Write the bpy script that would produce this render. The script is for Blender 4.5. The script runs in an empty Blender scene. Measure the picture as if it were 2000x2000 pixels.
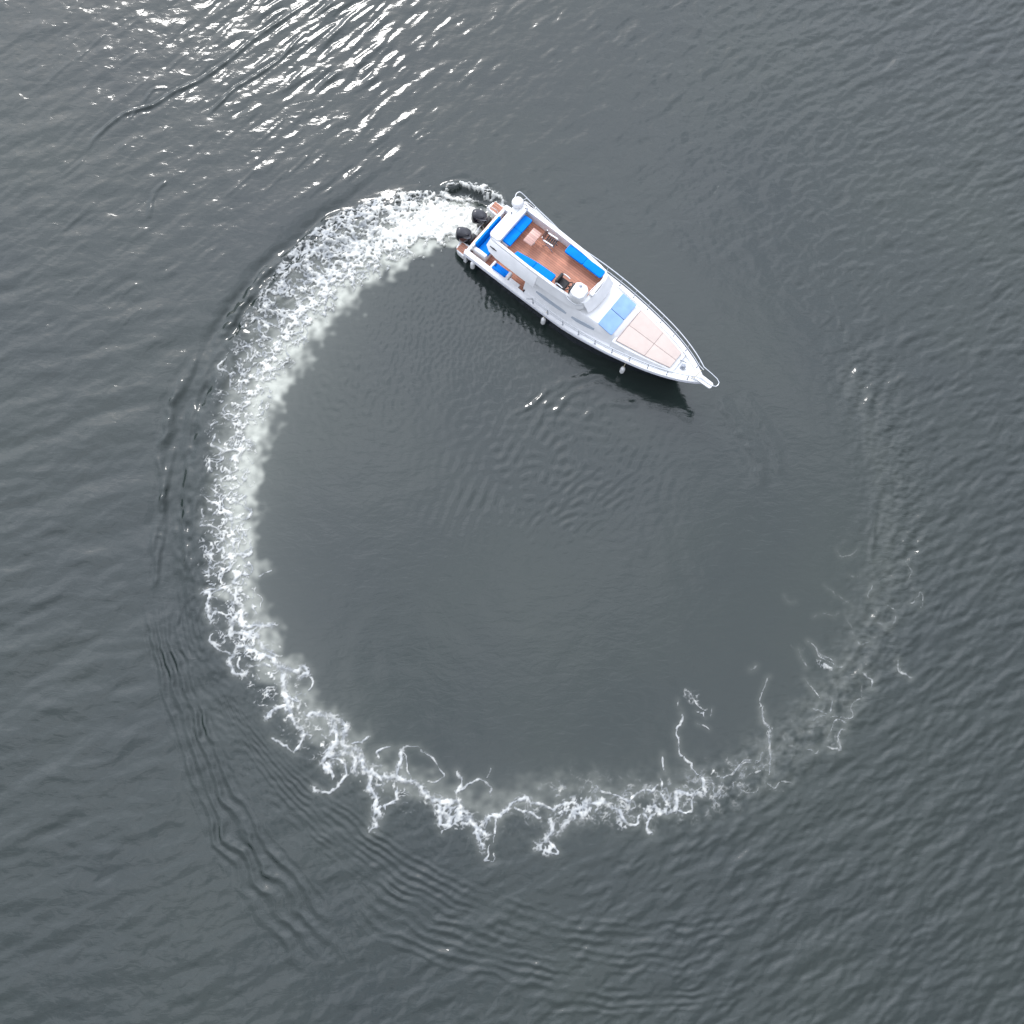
import bpy, bmesh, math, random
import numpy as np
from mathutils import Vector, Matrix
rad=math.radians
scene=bpy.context.scene
# ---------------------------------------------------------------- camera
F_PX=2144.5; TILT=rad(14); DIST=40.0
_h=np.array([.23,.97]); _h/=np.linalg.norm(_h)
CF=np.array([math.sin(TILT)*_h[0],math.sin(TILT)*_h[1],-math.cos(TILT)])
CR=np.array([1,0,0.])-CF*CF[0]; CR/=np.linalg.norm(CR); CU=np.cross(CR,CF); CP=-CF*DIST
cam_d=bpy.data.cameras.new('camera'); cam=bpy.data.objects.new('camera',cam_d); scene.collection.objects.link(cam)
cam_d.sensor_width=36; cam_d.lens=36*F_PX/2000; cam_d.clip_start=.5; cam_d.clip_end=20000
cam.matrix_world=Matrix([[CR[0],CU[0],-CF[0],CP[0]],[CR[1],CU[1],-CF[1],CP[1]],[CR[2],CU[2],-CF[2],CP[2]],[0,0,0,1]])
scene.camera=cam
# ---------------------------------------------------------------- sky, sun, exposure
SUN_EL,SUN_AZ=rad(41),rad(103)      # azimuth counted from +x towards +y
world=bpy.data.worlds.new('World'); scene.world=world; world.use_nodes=True
nt=world.node_tree; N=nt.nodes; L=nt.links; N.clear()
out=N.new('ShaderNodeOutputWorld'); bg=N.new('ShaderNodeBackground'); bg.inputs[1].default_value=.125
sky=N.new('ShaderNodeTexSky'); sky.sky_type='NISHITA'; sky.sun_disc=False; sky.sun_elevation=SUN_EL; sky.sun_rotation=rad(90)-SUN_AZ
sky.air_density=1.; sky.dust_density=3.; sky.ozone_density=1.
tc=N.new('ShaderNodeTexCoord'); mp=N.new('ShaderNodeMapping'); mp.inputs['Scale'].default_value=(1,1,1.6)
cn=N.new('ShaderNodeTexNoise'); cn.inputs['Scale'].default_value=7.5; cn.inputs['Detail'].default_value=6; cn.inputs['Roughness'].default_value=.55
cr_=N.new('ShaderNodeValToRGB'); cr_.color_ramp.elements[0].position=.30; cr_.color_ramp.elements[0].color=(.5,.5,.5,1); cr_.color_ramp.elements[1].position=.68
cc=N.new('ShaderNodeMixRGB'); cc.inputs[1].default_value=(10.1,11.0,12.8,1); cc.inputs[2].default_value=(17.1,17.9,20.0,1)
mx=N.new('ShaderNodeMixRGB'); mx.inputs[0].default_value=.8
L.new(tc.outputs['Generated'],mp.inputs[0]); L.new(mp.outputs[0],cn.inputs['Vector']); L.new(cn.outputs[0],cr_.inputs[0])
cr_.color_ramp.elements[0].color=(0,0,0,1); cr_.color_ramp.elements[1].color=(1,1,1,1)
L.new(cr_.outputs[0],cc.inputs[0]); L.new(sky.outputs[0],mx.inputs[1]); L.new(cc.outputs[0],mx.inputs[2]); 
# thin overcast, brighter towards the sun and duller away from it
dt=N.new('ShaderNodeVectorMath'); dt.operation='DOT_PRODUCT'; dt.inputs[1].default_value=(math.cos(SUN_EL)*math.cos(SUN_AZ),math.cos(SUN_EL)*math.sin(SUN_AZ),math.sin(SUN_EL)); L.new(tc.outputs['Generated'],dt.inputs[0])
hf=N.new('ShaderNodeMath'); hf.operation='MULTIPLY_ADD'; hf.inputs[1].default_value=.5; hf.inputs[2].default_value=.5; L.new(dt.outputs['Value'],hf.inputs[0])
ex=N.new('ShaderNodeMath'); ex.operation='POWER'; ex.inputs[1].default_value=3.2; L.new(hf.outputs[0],ex.inputs[0])
gm=N.new('ShaderNodeMath'); gm.operation='MULTIPLY_ADD'; gm.inputs[1].default_value=1.05; gm.inputs[2].default_value=.40; L.new(ex.outputs[0],gm.inputs[0])
sc=N.new('ShaderNodeVectorMath'); sc.operation='SCALE'; L.new(mx.outputs[0],sc.inputs[0]); L.new(gm.outputs[0],sc.inputs['Scale'])
L.new(sc.outputs[0],bg.inputs[0]); L.new(bg.outputs[0],out.inputs[0])
sd=bpy.data.lights.new('sun','SUN'); sd.energy=1.15; sd.angle=rad(11); sd.color=(1,.975,.94)
sun=bpy.data.objects.new('sun',sd); scene.collection.objects.link(sun)
sv=Vector((math.cos(SUN_EL)*math.cos(SUN_AZ),math.cos(SUN_EL)*math.sin(SUN_AZ),math.sin(SUN_EL)))
sun.rotation_euler=sv.to_track_quat('Z','Y').to_euler()
vs=scene.view_settings; scene.display_settings.display_device='sRGB'; vs.view_transform='Standard'; vs.look='None'; vs.exposure=.2; vs.gamma=1; vs.use_curve_mapping=False
scene.render.engine='CYCLES'
def at(px,py,z=0.):
    """point of the world at height z under a photo position"""
    r=CF+CR*(px-1000)/F_PX+CU*(1000-py)/F_PX
    return CP+r*((z-CP[2])/r[2])
# ---------------------------------------------------------------- helpers
def mat(name,col,rough=.5,metal=0.,ior=None,bump=None,vary=None,stripes=None,coat=0):
    m=bpy.data.materials.new(name); m.use_nodes=True; nt=m.node_tree; N=nt.nodes; L=nt.links; p=N['Principled BSDF']
    p.inputs['Base Color'].default_value=(*col,1); p.inputs['Roughness'].default_value=rough; p.inputs['Metallic'].default_value=metal
    if ior: p.inputs['IOR'].default_value=ior
    if coat: p.inputs['Coat Weight'].default_value=coat
    tc=N.new('ShaderNodeTexCoord'); src=None
    if vary or stripes:
        n=N.new('ShaderNodeTexNoise'); n.inputs['Scale'].default_value=vary[1] if vary else 3; n.inputs['Detail'].default_value=5; L.new(tc.outputs['Object'],n.inputs['Vector'])
        r=N.new('ShaderNodeMapRange'); a=vary[0] if vary else .1
        r.inputs['From Min'].default_value=.3; r.inputs['From Max'].default_value=.7; r.inputs['To Min'].default_value=1-a; r.inputs['To Max'].default_value=1+a; L.new(n.outputs[0],r.inputs['Value'])
        mu=N.new('ShaderNodeVectorMath'); mu.operation='SCALE'; mu.inputs[0].default_value=col; L.new(r.outputs[0],mu.inputs['Scale']); src=mu.outputs[0]
    if stripes:
        sp=N.new('ShaderNodeSeparateXYZ'); L.new(tc.outputs['Object'],sp.inputs[0])
        q=N.new('ShaderNodeMath'); q.operation='DIVIDE'; L.new(sp.outputs['XYZ'.index(stripes[0])],q.inputs[0]); q.inputs[1].default_value=stripes[1]
        fr=N.new('ShaderNodeMath'); fr.operation='FRACT'; L.new(q.outputs[0],fr.inputs[0])
        lt=N.new('ShaderNodeMath'); lt.operation='LESS_THAN'; L.new(fr.outputs[0],lt.inputs[0]); lt.inputs[1].default_value=.1
        fl=N.new('ShaderNodeMath'); fl.operation='FLOOR'; L.new(q.outputs[0],fl.inputs[0])
        wn=N.new('ShaderNodeTexWhiteNoise'); wn.noise_dimensions='1D'; L.new(fl.outputs[0],wn.inputs['W'])
        r2=N.new('ShaderNodeMapRange'); r2.inputs['To Min'].default_value=.82; r2.inputs['To Max'].default_value=1.15; L.new(wn.outputs['Value'],r2.inputs['Value'])
        m2=N.new('ShaderNodeVectorMath'); m2.operation='SCALE'; L.new(src,m2.inputs[0]); L.new(r2.outputs[0],m2.inputs['Scale'])
        mixc=N.new('ShaderNodeMixRGB'); L.new(lt.outputs[0],mixc.inputs[0]); L.new(m2.outputs[0],mixc.inputs[1]); mixc.inputs[2].default_value=(*[c*.35 for c in col],1); src=mixc.outputs[0]
    if src: L.new(src,p.inputs['Base Color'])
    if bump:
        n=N.new('ShaderNodeTexNoise'); n.inputs['Scale'].default_value=bump[1]; n.inputs['Detail'].default_value=4; L.new(tc.outputs['Object'],n.inputs['Vector'])
        b=N.new('ShaderNodeBump'); b.inputs['Strength'].default_value=bump[0]; b.inputs['Distance'].default_value=.02; L.new(n.outputs[0],b.inputs['Height']); L.new(b.outputs[0],p.inputs['Normal'])
    return m
def obj(name,bm,m,parent=None,smooth=35,loc=None):
    me=bpy.data.meshes.new(name)
    bmesh.ops.remove_doubles(bm,verts=bm.verts,dist=1e-5); bmesh.ops.recalc_face_normals(bm,faces=bm.faces); bm.to_mesh(me); bm.free()
    for mm in (m if isinstance(m,(list,tuple)) else [m]): me.materials.append(mm)
    for p in me.polygons: p.use_smooth=True
    if smooth: me.set_sharp_from_angle(angle=rad(smooth))
    o=bpy.data.objects.new(name,me); scene.collection.objects.link(o)
    if parent: o.parent=parent
    if loc: o.location=loc
    return o
def tag(o,label=None,cat=None,group=None,kind=None):
    for k,v in (('label',label),('category',cat),('group',group),('kind',kind)):
        if v: o[k]=v
    return o
def bev(bm,geom_edges,w,seg=2):
    if w>0: bmesh.ops.bevel(bm,geom=geom_edges,offset=w,segments=seg,profile=.6,affect='EDGES',clamp_overlap=True)
def prism(bm,poly,z0,z1,bw=0,seg=2,top=None,zf=None):
    """solid between an outline at z0 and the same (or `top`) outline at z1; zf(x,y) adds to the top height"""
    t=top or poly
    b=bmesh.new()
    v0=[b.verts.new((x,y,z0)) for x,y in poly]; v1=[b.verts.new((x,y,z1+(zf(x,y) if zf else 0))) for x,y in t]; n=len(poly)
    b.faces.new(v0[::-1]); b.faces.new(v1)
    for i in range(n): b.faces.new((v0[i],v0[(i+1)%n],v1[(i+1)%n],v1[i]))
    bmesh.ops.recalc_face_normals(b,faces=b.faces)
    bev(b,list(b.edges),bw,seg); merge(bm,b)
def merge(bm,b):
    me=bpy.data.meshes.new('tmp'); b.to_mesh(me); b.free(); bm.from_mesh(me); bpy.data.meshes.remove(me)
def box(bm,x0,x1,y0,y1,z0,z1,bw=.02,seg=2): prism(bm,[(x0,y0),(x1,y0),(x1,y1),(x0,y1)],z0,z1,bw,seg)
def rbox(x0,x1,y0,y1,r,n=4):
    o=[]
    for cx,cy,a in ((x1-r,y1-r,0),(x0+r,y1-r,90),(x0+r,y0+r,180),(x1-r,y0+r,270)):
        for k in range(n+1): t=rad(a+90*k/n); o.append((cx+r*math.cos(t),cy+r*math.sin(t)))
    return o
def tube(bm,pts,r,n=8,cap=True,closed=False):
    P=[Vector(p) for p in pts]; rings=[]; N_=len(P); up=None
    for i,p in enumerate(P):
        a=P[(i-1)%N_] if (i or closed) else p; c=P[(i+1)%N_] if (i<N_-1 or closed) else p
        t=(c-a).normalized()
        if up is None: up=Vector((0,0,1)) if abs(t.z)<.9 else Vector((1,0,0))
        s=t.cross(up).normalized(); up=s.cross(t).normalized()
        rr=r[i] if isinstance(r,(list,tuple)) else r
        rings.append([bm.verts.new(p+(s*math.cos(2*math.pi*k/n)+up*math.sin(2*math.pi*k/n))*rr) for k in range(n)])
    for i in range(N_-1 if not closed else N_):
        A=rings[i]; B=rings[(i+1)%N_]
        for k in range(n): bm.faces.new((A[k],A[(k+1)%n],B[(k+1)%n],B[k]))
    if cap and not closed: bm.faces.new(rings[0][::-1]); bm.faces.new(rings[-1])
def loft(bm,secs,close=True,caps=True):
    R=[[bm.verts.new(p) for p in s] for s in secs]; n=len(R[0])
    for i in range(len(R)-1):
        for k in range(n if close else n-1):
            k2=(k+1)%n
            try: bm.faces.new((R[i][k],R[i][k2],R[i+1][k2],R[i+1][k]))
            except ValueError: pass
    if caps: bm.faces.new(R[0][::-1]); bm.faces.new(R[-1])
    return R
def lathe(bm,prof,c=(0,0,0),n=20,M=None):
    rs=[]
    for r,z in prof:
        ring=[]
        for k in range(n):
            v=Vector((r*math.cos(2*math.pi*k/n),r*math.sin(2*math.pi*k/n),z))
            if M is not None: v=M@v
            ring.append(bm.verts.new(v+Vector(c)))
        rs.append(ring)
    for i in range(len(rs)-1):
        for k in range(n): bm.faces.new((rs[i][k],rs[i][(k+1)%n],rs[i+1][(k+1)%n],rs[i+1][k]))
    bm.faces.new(rs[0][::-1]); bm.faces.new(rs[-1])
def BM(): return bmesh.new()
def catmull(pts,n=8):
    P=[Vector(p) for p in pts]; P=[2*P[0]-P[1]]+P+[2*P[-1]-P[-2]]; o=[]
    for i in range(1,len(P)-2):
        a,b,c,d=P[i-1:i+3]
        for k in range(n):
            t=k/n; o.append(.5*((2*b)+(c-a)*t+(2*a-5*b+4*c-d)*t*t+(3*b-a-3*c+d)*t**3))
    o.append(P[-2]); return o
# ---------------------------------------------------------------- water and foam fields (numpy)
NG=1440; GX0,GY0,GS=-24.0,-21.0,48.0
DX=GS/NG
gx=GX0+(np.arange(NG)+.5)*DX; gy=GY0+(np.arange(NG)+.5)*DX
XX,YY=np.meshgrid(gx,gy)          # row = y
kx=np.fft.rfftfreq(NG,DX)[None,:]*2*math.pi; ky=np.fft.fftfreq(NG,DX)[:,None]*2*math.pi
KK=np.sqrt(kx*kx+ky*ky); KK[0,0]=1e-6; KA=np.arctan2(ky,kx)
def noise(seed,lam,sl=.35,crest=None,spread=.35,pw=0):
    """gaussian noise, wavelength lam (m), crests running at `crest` degrees; std 1"""
    r=np.random.RandomState(seed).standard_normal((NG,NG)).astype(np.float32)
    k0=2*math.pi/lam
    S=np.exp(-(np.log(KK/k0)/sl)**2/2)
    if pw: S=np.where(KK>k0,(KK/k0)**(-pw),np.exp(-(np.log(KK/k0)/.3)**2))
    if crest is not None:
        d=np.sin(KA-math.radians(crest+90)); S=S*np.exp(-(d/spread)**2/2)
    f=np.fft.irfft2(np.fft.rfft2(r)*S,s=(NG,NG))
    return (f/f.std()).astype(np.float32)
def bil(F,x,y):
    u=np.clip((x-gx[0])/DX,0,NG-1.001); v=np.clip((y-gy[0])/DX,0,NG-1.001)
    i=u.astype(int); j=v.astype(int); u=u-i; v=v-j
    return F[j,i]*(1-u)*(1-v)+F[j,i+1]*u*(1-v)+F[j+1,i]*(1-u)*v+F[j+1,i+1]*u*v
def table(T):
    """smooth map from a 7x7 table; rows north to south over the domain"""
    T=np.array(T,float)[::-1]
    n=T.shape[0]
    def w1(N):
        t=np.linspace(0,n-1,N); i=np.clip(t.astype(int),0,n-2); f=t-i; f=f*f*(3-2*f); return i,f
    i,f=w1(NG)
    A=T[i]*(1-f)[:,None]+T[i+1]*f[:,None]
    return (A[:,i]*(1-f)[None,:]+A[:,i+1]*f[None,:]).astype(np.float32)
def sm(a,b,x):
    t=np.clip((x-a)/(b-a),0,1); return t*t*(3-2*t)
def cr(pts,n=12):
    """catmull-rom resample"""
    p=np.array(pts,float)
    if len(p)<3:
        t=np.linspace(0,1,n)[:,None]; return p[0]*(1-t)+p[-1]*t
    q=np.vstack([2*p[0]-p[1],p,2*p[-1]-p[-2]]); out=[]
    for i in range(1,len(q)-2):
        a,b,c,d=q[i-1:i+3]
        for t in np.linspace(0,1,n,endpoint=False):
            out.append(.5*((2*b)+(-a+c)*t+(2*a-5*b+4*c-d)*t*t+(-a+3*b-3*c+d)*t**3))
    out.append(q[-2]); return np.array(out)
def W(px,py): 
    p=at(px,py,0); return (p[0],p[1])
def WL(pts): return [W(*p[:2]) for p in pts]
def win(lo,hi):
    i0=int(np.clip((lo[0]-gx[0])/DX,0,NG)); i1=int(np.clip((hi[0]-gx[0])/DX+2,0,NG))
    j0=int(np.clip((lo[1]-gy[0])/DX,0,NG)); j1=int(np.clip((hi[1]-gy[0])/DX+2,0,NG))
    return slice(j0,j1),slice(i0,i1)
def dist_poly(C,m):
    """signed distance (left of the path positive), arc fraction and slices for the window round polyline C"""
    sl=win(C.min(0)-m,C.max(0)+m)
    X=XX[sl];Y=YY[sl]
    if X.size==0: return sl,None,None
    D=np.full(X.shape,1e9,np.float32); Sg=np.ones(X.shape,np.float32); T=np.zeros(X.shape,np.float32)
    seg=np.diff(C,axis=0); L=np.hypot(*seg.T); cum=np.r_[0,np.cumsum(L)]; tot=cum[-1]
    for k in range(len(seg)):
        if L[k]<1e-6: continue
        lo=np.minimum(C[k],C[k+1])-m; hi=np.maximum(C[k],C[k+1])+m
        s2=win(lo,hi); a=slice(max(s2[0].start-sl[0].start,0),max(s2[0].stop-sl[0].start,0)); b=slice(max(s2[1].start-sl[1].start,0),max(s2[1].stop-sl[1].start,0))
        x=X[a,b]-C[k,0]; y=Y[a,b]-C[k,1]; ux,uy=seg[k]/L[k]
        t=np.clip(x*ux+y*uy,0,L[k]); d=np.hypot(x-t*ux,y-t*uy)
        c=D[a,b]; m_=d<c
        c[m_]=d[m_]; Sg[a,b][m_]=np.where((ux*y-uy*x)>0,1,-1)[m_]; T[a,b][m_]=((cum[k]+t)/tot)[m_]
    return sl,D*Sg,T
n_long=noise(15,1.9,.3)
def crest_line(H,pts,w,A,ends=.15,asym=0.,nz=None):
    C=cr(WL(pts)); sl,d,t=dist_poly(C,w*4)
    if d is None: return
    e=sm(0,ends,t)*sm(0,ends,1-t)
    if nz is not None: d=d+.06*w*nz[sl]+.15*w*n_long[sl]
    q=(d/w)**2
    h=A*(1-asym*d/w)*(1-q*.9)*np.exp(-q/1.6)*e*(np.abs(d)<w*4)
    if nz is not None: h=h*np.clip(.95+.18*nz[sl],0,1.6)
    H[sl]+=h
# wake centre line, photo positions brought to the water plane; (px,py, half width outside, inside)
RING=[(940,432),(900,432),(850,436),(790,455),(725,487),(655,540),(595,605),(545,675),(503,752),(478,830),(462,910),(452,1000),(452,1090),(468,1185),(510,1285),(568,1375),(640,1450),(715,1508),(790,1545),(860,1570),(940,1590),(1030,1572),(1120,1556),(1220,1562),(1320,1550),(1420,1525),(1510,1470),(1590,1400),(1660,1310),(1705,1220),(1735,1120),(1745,1020),(1735,920),(1712,830),(1680,740)]
def ring_fields():
    C=cr(WL(RING),10)
    # coarse nearest point, then bilinear up
    st=4; n=NG//st; x=XX[st//2::st,st//2::st].ravel(); y=YY[st//2::st,st//2::st].ravel()
    D=np.full(x.shape,1e9); K=np.zeros(x.shape)
    for k in range(len(C)):
        d=(x-C[k,0])**2+(y-C[k,1])**2; m=d<D; D[m]=d[m]; K[m]=k
    K=K.astype(int); t=np.gradient(C,axis=0); t/=np.hypot(*t.T)[:,None]
    # projected along-path refinement
    dx=x-C[K,0]; dy=y-C[K,1]; al=dx*t[K,0]+dy*t[K,1]
    seg=np.hypot(*np.diff(C,axis=0).T).mean()
    s=(K+np.clip(al/seg,-.6,.6))/10.   # units of control points
    d=-(t[K,0]*dy-t[K,1]*dx)    # outside of the turn positive (path runs anticlockwise, outside = right)
    d=np.sign(d)*np.sqrt(D)
    def up(F,guard=False):
        F=F.reshape(n,n); 
        u=np.clip((np.arange(NG)+.5)/st-.5,0,n-1.001); i=u.astype(int); f=(u-i).astype(np.float32)
        A=F[i]*(1-f)[:,None]+F[i+1]*f[:,None]
        o=A[:,i]*(1-f)[None,:]+A[:,i+1]*f[None,:]
        if guard:
            q=np.stack([F[i][:,i],F[i+1][:,i],F[i][:,i+1],F[i+1][:,i+1]]); r=np.rint(u).astype(int)
            o=np.where(q.max(0)-q.min(0)>2.5,F[r][:,r],o)
        return o
    return up(s,True).astype(np.float32),up(d).astype(np.float32)
def lerp_s(s,vals): return np.interp(s,np.arange(len(vals)),vals).astype(np.float32)

def build_fields():
    S,D=ring_fields()
    n_big=noise(11,2.2,.5); n_mid=noise(12,.7,.5); n_sm=noise(13,.26,.4); n_f=noise(14,.14,.35)
    # ---- height of the water
    H=np.zeros((NG,NG),np.float32)
    a=lambda slope,lam: slope*lam/(2*math.pi)*2.0
    wind=1.0*table([[.1,.1,.1,.15,.3,.6,.8],
                [.1,.1,.1,.1,.2,.5,.9],
                [.1,.1,.1,.05,.05,.4,1.],
                [.1,.05,.02,.02,.05,.5,1.],
                [.1,.1,.05,.05,.1,.9,1.1],
                [.1,.2,.2,.4,.9,1.1,1.2],
                [.1,.1,.2,.6,1.,1.2,1.2]])
    swell=table([[.2,.2,.2,.2,.2,.2,.2],
                 [.3,.25,.15,.1,.1,.1,.2],
                 [.6,.5,.15,.1,.1,.1,.2],
                 [.85,.8,.1,.1,.1,.1,.2],
                 [1.,1.,.2,.1,.1,.2,.3],
                 [1.,.6,.25,.3,.3,.4,.4],
                 [1.,.8,.4,.4,.5,.5,.5]])
    diag=table([[.15,.28,.65,.45,.25,.2,.2],
                [.2,.25,.35,.2,.12,.1,.1],
                [.5,.4,.2,.1,.1,.1,.1],
                [.5,.3,.1,.0,.0,.0,.1],
                [.1,.1,.0,.0,.0,.0,.0],
                [.1,.1,.0,.0,.0,.0,.0],
                [.1,.1,.0,.0,.0,.0,.0]])
    cells=table([[.6,.4,.2,.3,.4,.4,.5],
                 [.3,.2,.1,.2,.3,.3,.4],
                 [.1,.1,.1,.1,.2,.3,.4],
                 [.1,.1,.1,.1,.1,.4,.5],
                 [.1,.1,.1,.1,.1,.5,.5],
                 [.1,.1,.2,.2,.3,.4,.4],
                 [.1,.1,.2,.2,.3,.3,.3]])
    c=W(1085,1010); rr=np.hypot((XX-c[0])/12.6,(YY-c[1])/11.6)     # calm disc inside the turn
    inside=sm(1.06,.93,rr); inn=sm(1.02,.85,rr)
    calm=1-.92*inside
    patchy=np.clip(.85+.25*n_big,.4,1.25)
    w=wind*calm*patchy
    H+=w*(a(.07,.52)*noise(21,.52,.25,26,.36)+a(.060,.32)*noise(22,.32,.3,34,.4)+a(.035,1.3)*noise(24,1.3,.3,30,.45)+a(.022,.24)*noise(23,.24,.3,15,.6)+a(.03,.8)*noise(25,.8,.25,58,.35))
    H+=swell*calm*(a(.038,1.15)*noise(31,1.15,.3,20,.3)+a(.028,.55)*noise(32,.6,.3,15,.4)+a(.02,2.6)*noise(33,2.6,.3,28,.4))
    dg=diag*calm*np.clip(.75+.4*n_big,.1,1.7)
    H+=dg*(a(.05,.7)*noise(41,.7,.3,44,.15)+a(.04,.36)*noise(42,.36,.3,42,.2)+a(.015,.24)*noise(43,.24,.25,50,.5))
    glit=np.zeros_like(H)
    for (px,py,rx,ry,ang,am) in [(560,15,4,1.8,25,.9),(680,80,2.5,2.4,35,1.),(590,170,3.6,.8,20,.45),(760,250,1.8,1.2,35,.6),(690,345,1.3,.5,25,.75),(430,215,2.6,.4,-8,.35)]:
        c=W(px,py); q=math.radians(ang); u=(XX-c[0])*math.cos(q)+(YY-c[1])*math.sin(q); v=-(XX-c[0])*math.sin(q)+(YY-c[1])*math.cos(q)
        glit+=am*np.exp(-(u/rx)**2-(v/ry)**2)
    glit=np.clip(glit,0,1.3)*np.clip(.8+.4*n_big,0.1,1.6)*sm(.98,1.1,rr)
    glit*=.72*(1-inside); H+=glit*(a(.085,.5)*noise(44,.5,.3,44,.17)+a(.05,.28)*noise(45,.28,.25,40,.22)+a(.05,1.2)*noise(46,1.2,.25,42,.2))
    H+=cells*calm*(a(.04,.5)*noise(51,.5,.3)+a(.02,1.)*noise(52,1.,.3))
    H+=(.35+.65*calm)*(a(.006,.3)*noise(53,.3,.4)+a(.008,1.6)*noise(54,1.6,.4))
    # spread out the steepest chop
    gy_,gx_=np.gradient(H,DX); G=gx_**2+gy_**2; G=np.fft.irfft2(np.fft.rfft2(G)*np.exp(-(KK*.22)**2/2),s=(NG,NG)); H*=(1+(np.maximum(G,0)/.235**2)**2)**-.3*(1-sm(0,.5,glit))+sm(0,.5,glit)
    # interference patch astern of the bow, inside the turn
    def blob(px,py,rx,ry,ang=0):
        c=W(px,py); q=math.radians(ang); u=(XX-c[0])*math.cos(q)+(YY-c[1])*math.sin(q); v=-(XX-c[0])*math.sin(q)+(YY-c[1])*math.cos(q)
        return np.exp(-(u/rx)**2-(v/ry)**2)
    b1=blob(1090,880,3.1,2.6,-30)
    H+=.8*b1*(a(.05,.42)*noise(61,.42,.15,8,.35)+a(.045,.42)*noise(62,.42,.15,62,.35))
    H+=blob(1140,980,2.2,1.1,20)*a(.06,.3)*noise(63,.3,.15,35,.3)
    H+=blob(1110,785,1.3,.9,0)*a(.045,.5)*noise(64,.5,.2,60,.5)
    H+=blob(930,960,1.6,1.6)*a(.03,.45)*noise(65,.45,.15,75,.3)
    H+=blob(900,620,3.6,2.6,-20)*a(.045,.26)*noise(66,.26,.35,80,.6)*inn
    H+=blob(700,760,2.6,2.2)*a(.02,.4)*noise(67,.4,.3)
    # turbulent band under and beside the foam
    band=np.exp(-((D-.4)/.9)**2)*lerp_s(S,[.5,1,1,1,1,.9,.8,.8,.8,.8,.8,.8,.8,.8,.8,.8,.8,.8,.8,.8,.8,.8,.9,1,1,1,1,1,1,.9,.8,.7,.6,.4,.2])
    H+=.72*band*(a(.075,.3)*noise(71,.3,.4)+a(.05,.55)*noise(72,.55,.3))
    late=sm(24,28,S)*np.exp(-((D-.2)/1.3)**2)
    H+=late*(a(.06,.34)*noise(73,.34,.35)+a(.05,.8)*noise(74,.8,.3,70,.5))
    # raised outer shoulder of the wake with a dark trough outside it
    sh=lerp_s(S,[0,0,0,.4,1,1,1,1,.9,.8,.8,.8,.7,.4,.2,0]+[0]*19)
    wv=.16*n_mid+.25*n_big
    sh=sh*sm(.5,1.5,S)
    H+=sh*(.21*np.exp(-((D-1.25+.3*wv)/.5)**2)-.11*np.exp(-((D-2.1)/.5)**2))
    W_=lambda *p,w=.16,A=.03,**k: crest_line(H,list(p),w,A*1.5,nz=n_mid,**k)
    # long thin wake crests on the outside left
    W_((690,405),(640,430),(590,478),(545,512),(505,545),(470,600),(440,640),(400,690),w=.2,A=.07)
    W_((500,560),(455,625),(420,680),(385,740),(360,790),w=.22,A=.05)
    W_((470,640),(420,700),(385,770),(360,850),(350,900),w=.15,A=.04)
    W_((400,680),(350,760),(322,850),(312,890),w=.2,A=.055)
    W_((345,860),(325,940),(318,1000),(322,1060),w=.12,A=.03)
    W_((312,880),(318,960),(304,1050),(300,1110),w=.16,A=.04)
    W_((372,880),(362,980),(360,1060),(372,1110),(395,1160),w=.12,A=.03)
    W_((385,780),(372,840),(360,900),w=.12,A=.03)
    W_((300,1040),(318,1050),(308,1090),(304,1150),w=.1,A=.03)
    # the fan of crests below left: families between an outer and an inner line
    def fam(Aa,Bb,n,w,A,jit=4,seed=0,gain=1.55):
        # n coherent crests between two guide lines
        Ca,Cb=cr(WL(Aa)),cr(WL(Bb)); m=max(np.hypot(*(Ca[-1]-Cb[-1])),np.hypot(*(Ca[0]-Cb[0])),np.hypot(*(Ca[len(Ca)//2]-Cb[len(Cb)//2])))+.6
        P_=np.vstack([Ca,Cb]); FA=np.full(H.shape,1e9,np.float32); FB=FA.copy(); TA=np.zeros_like(H); TB=np.zeros_like(H)
        sl,d,t=dist_poly(Ca,m); FA[sl]=d; TA[sl]=t
        sl,d,t=dist_poly(Cb,m); FB[sl]=d; TB[sl]=t
        sl=win(P_.min(0)-.2,P_.max(0)+.2); a_,b_=FA[sl],FB[sl]
        ok=(np.abs(a_)<m)&(np.abs(b_)<m)&(np.sign(a_)!=np.sign(b_)); f=np.abs(a_)/(np.abs(a_)+np.abs(b_)+1e-6); t=.5*(TA[sl]+TB[sl])
        ph=f*(n-.5)+.16*n_long[sl]+.05*n_mid[sl]+.22*seed
        amp=np.clip(.85+.30*n_big[sl],.25,1.4)*sm(0,.14,t)*sm(0,.3,1-t)*np.maximum(np.sin(math.pi*np.clip(f,0,1)),0)**.45
        c=np.cos(2*math.pi*ph); H[sl]+=A*gain*.62*amp*(c+.25*c*c)*ok
    fam([(262,1150),(285,1270),(330,1420),(380,1580),(450,1730),(540,1870),(600,1940)],
        [(350,1170),(378,1290),(425,1430),(485,1560),(580,1690),(710,1820),(800,1890)],5,.26,.050,seed=1)
    fam([(362,1170),(388,1290),(440,1410),(505,1510),(595,1610),(710,1710),(850,1800),(1010,1865)],
        [(405,1230),(450,1340),(520,1430),(610,1515),(710,1590),(810,1660),(925,1715),(1045,1760)],7,.125,.030,seed=2)
    fam([(620,1760),(740,1840),(860,1890),(1000,1925),(1150,1950)],
        [(760,1700),(850,1760),(960,1800),(1080,1830),(1220,1850)],6,.14,.026,seed=3,jit=6)
    fam([(520,1560),(600,1640),(700,1720),(800,1780)],[(640,1590),(710,1650),(790,1700),(870,1740)],5,.09,.016,seed=4,jit=6)
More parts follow.
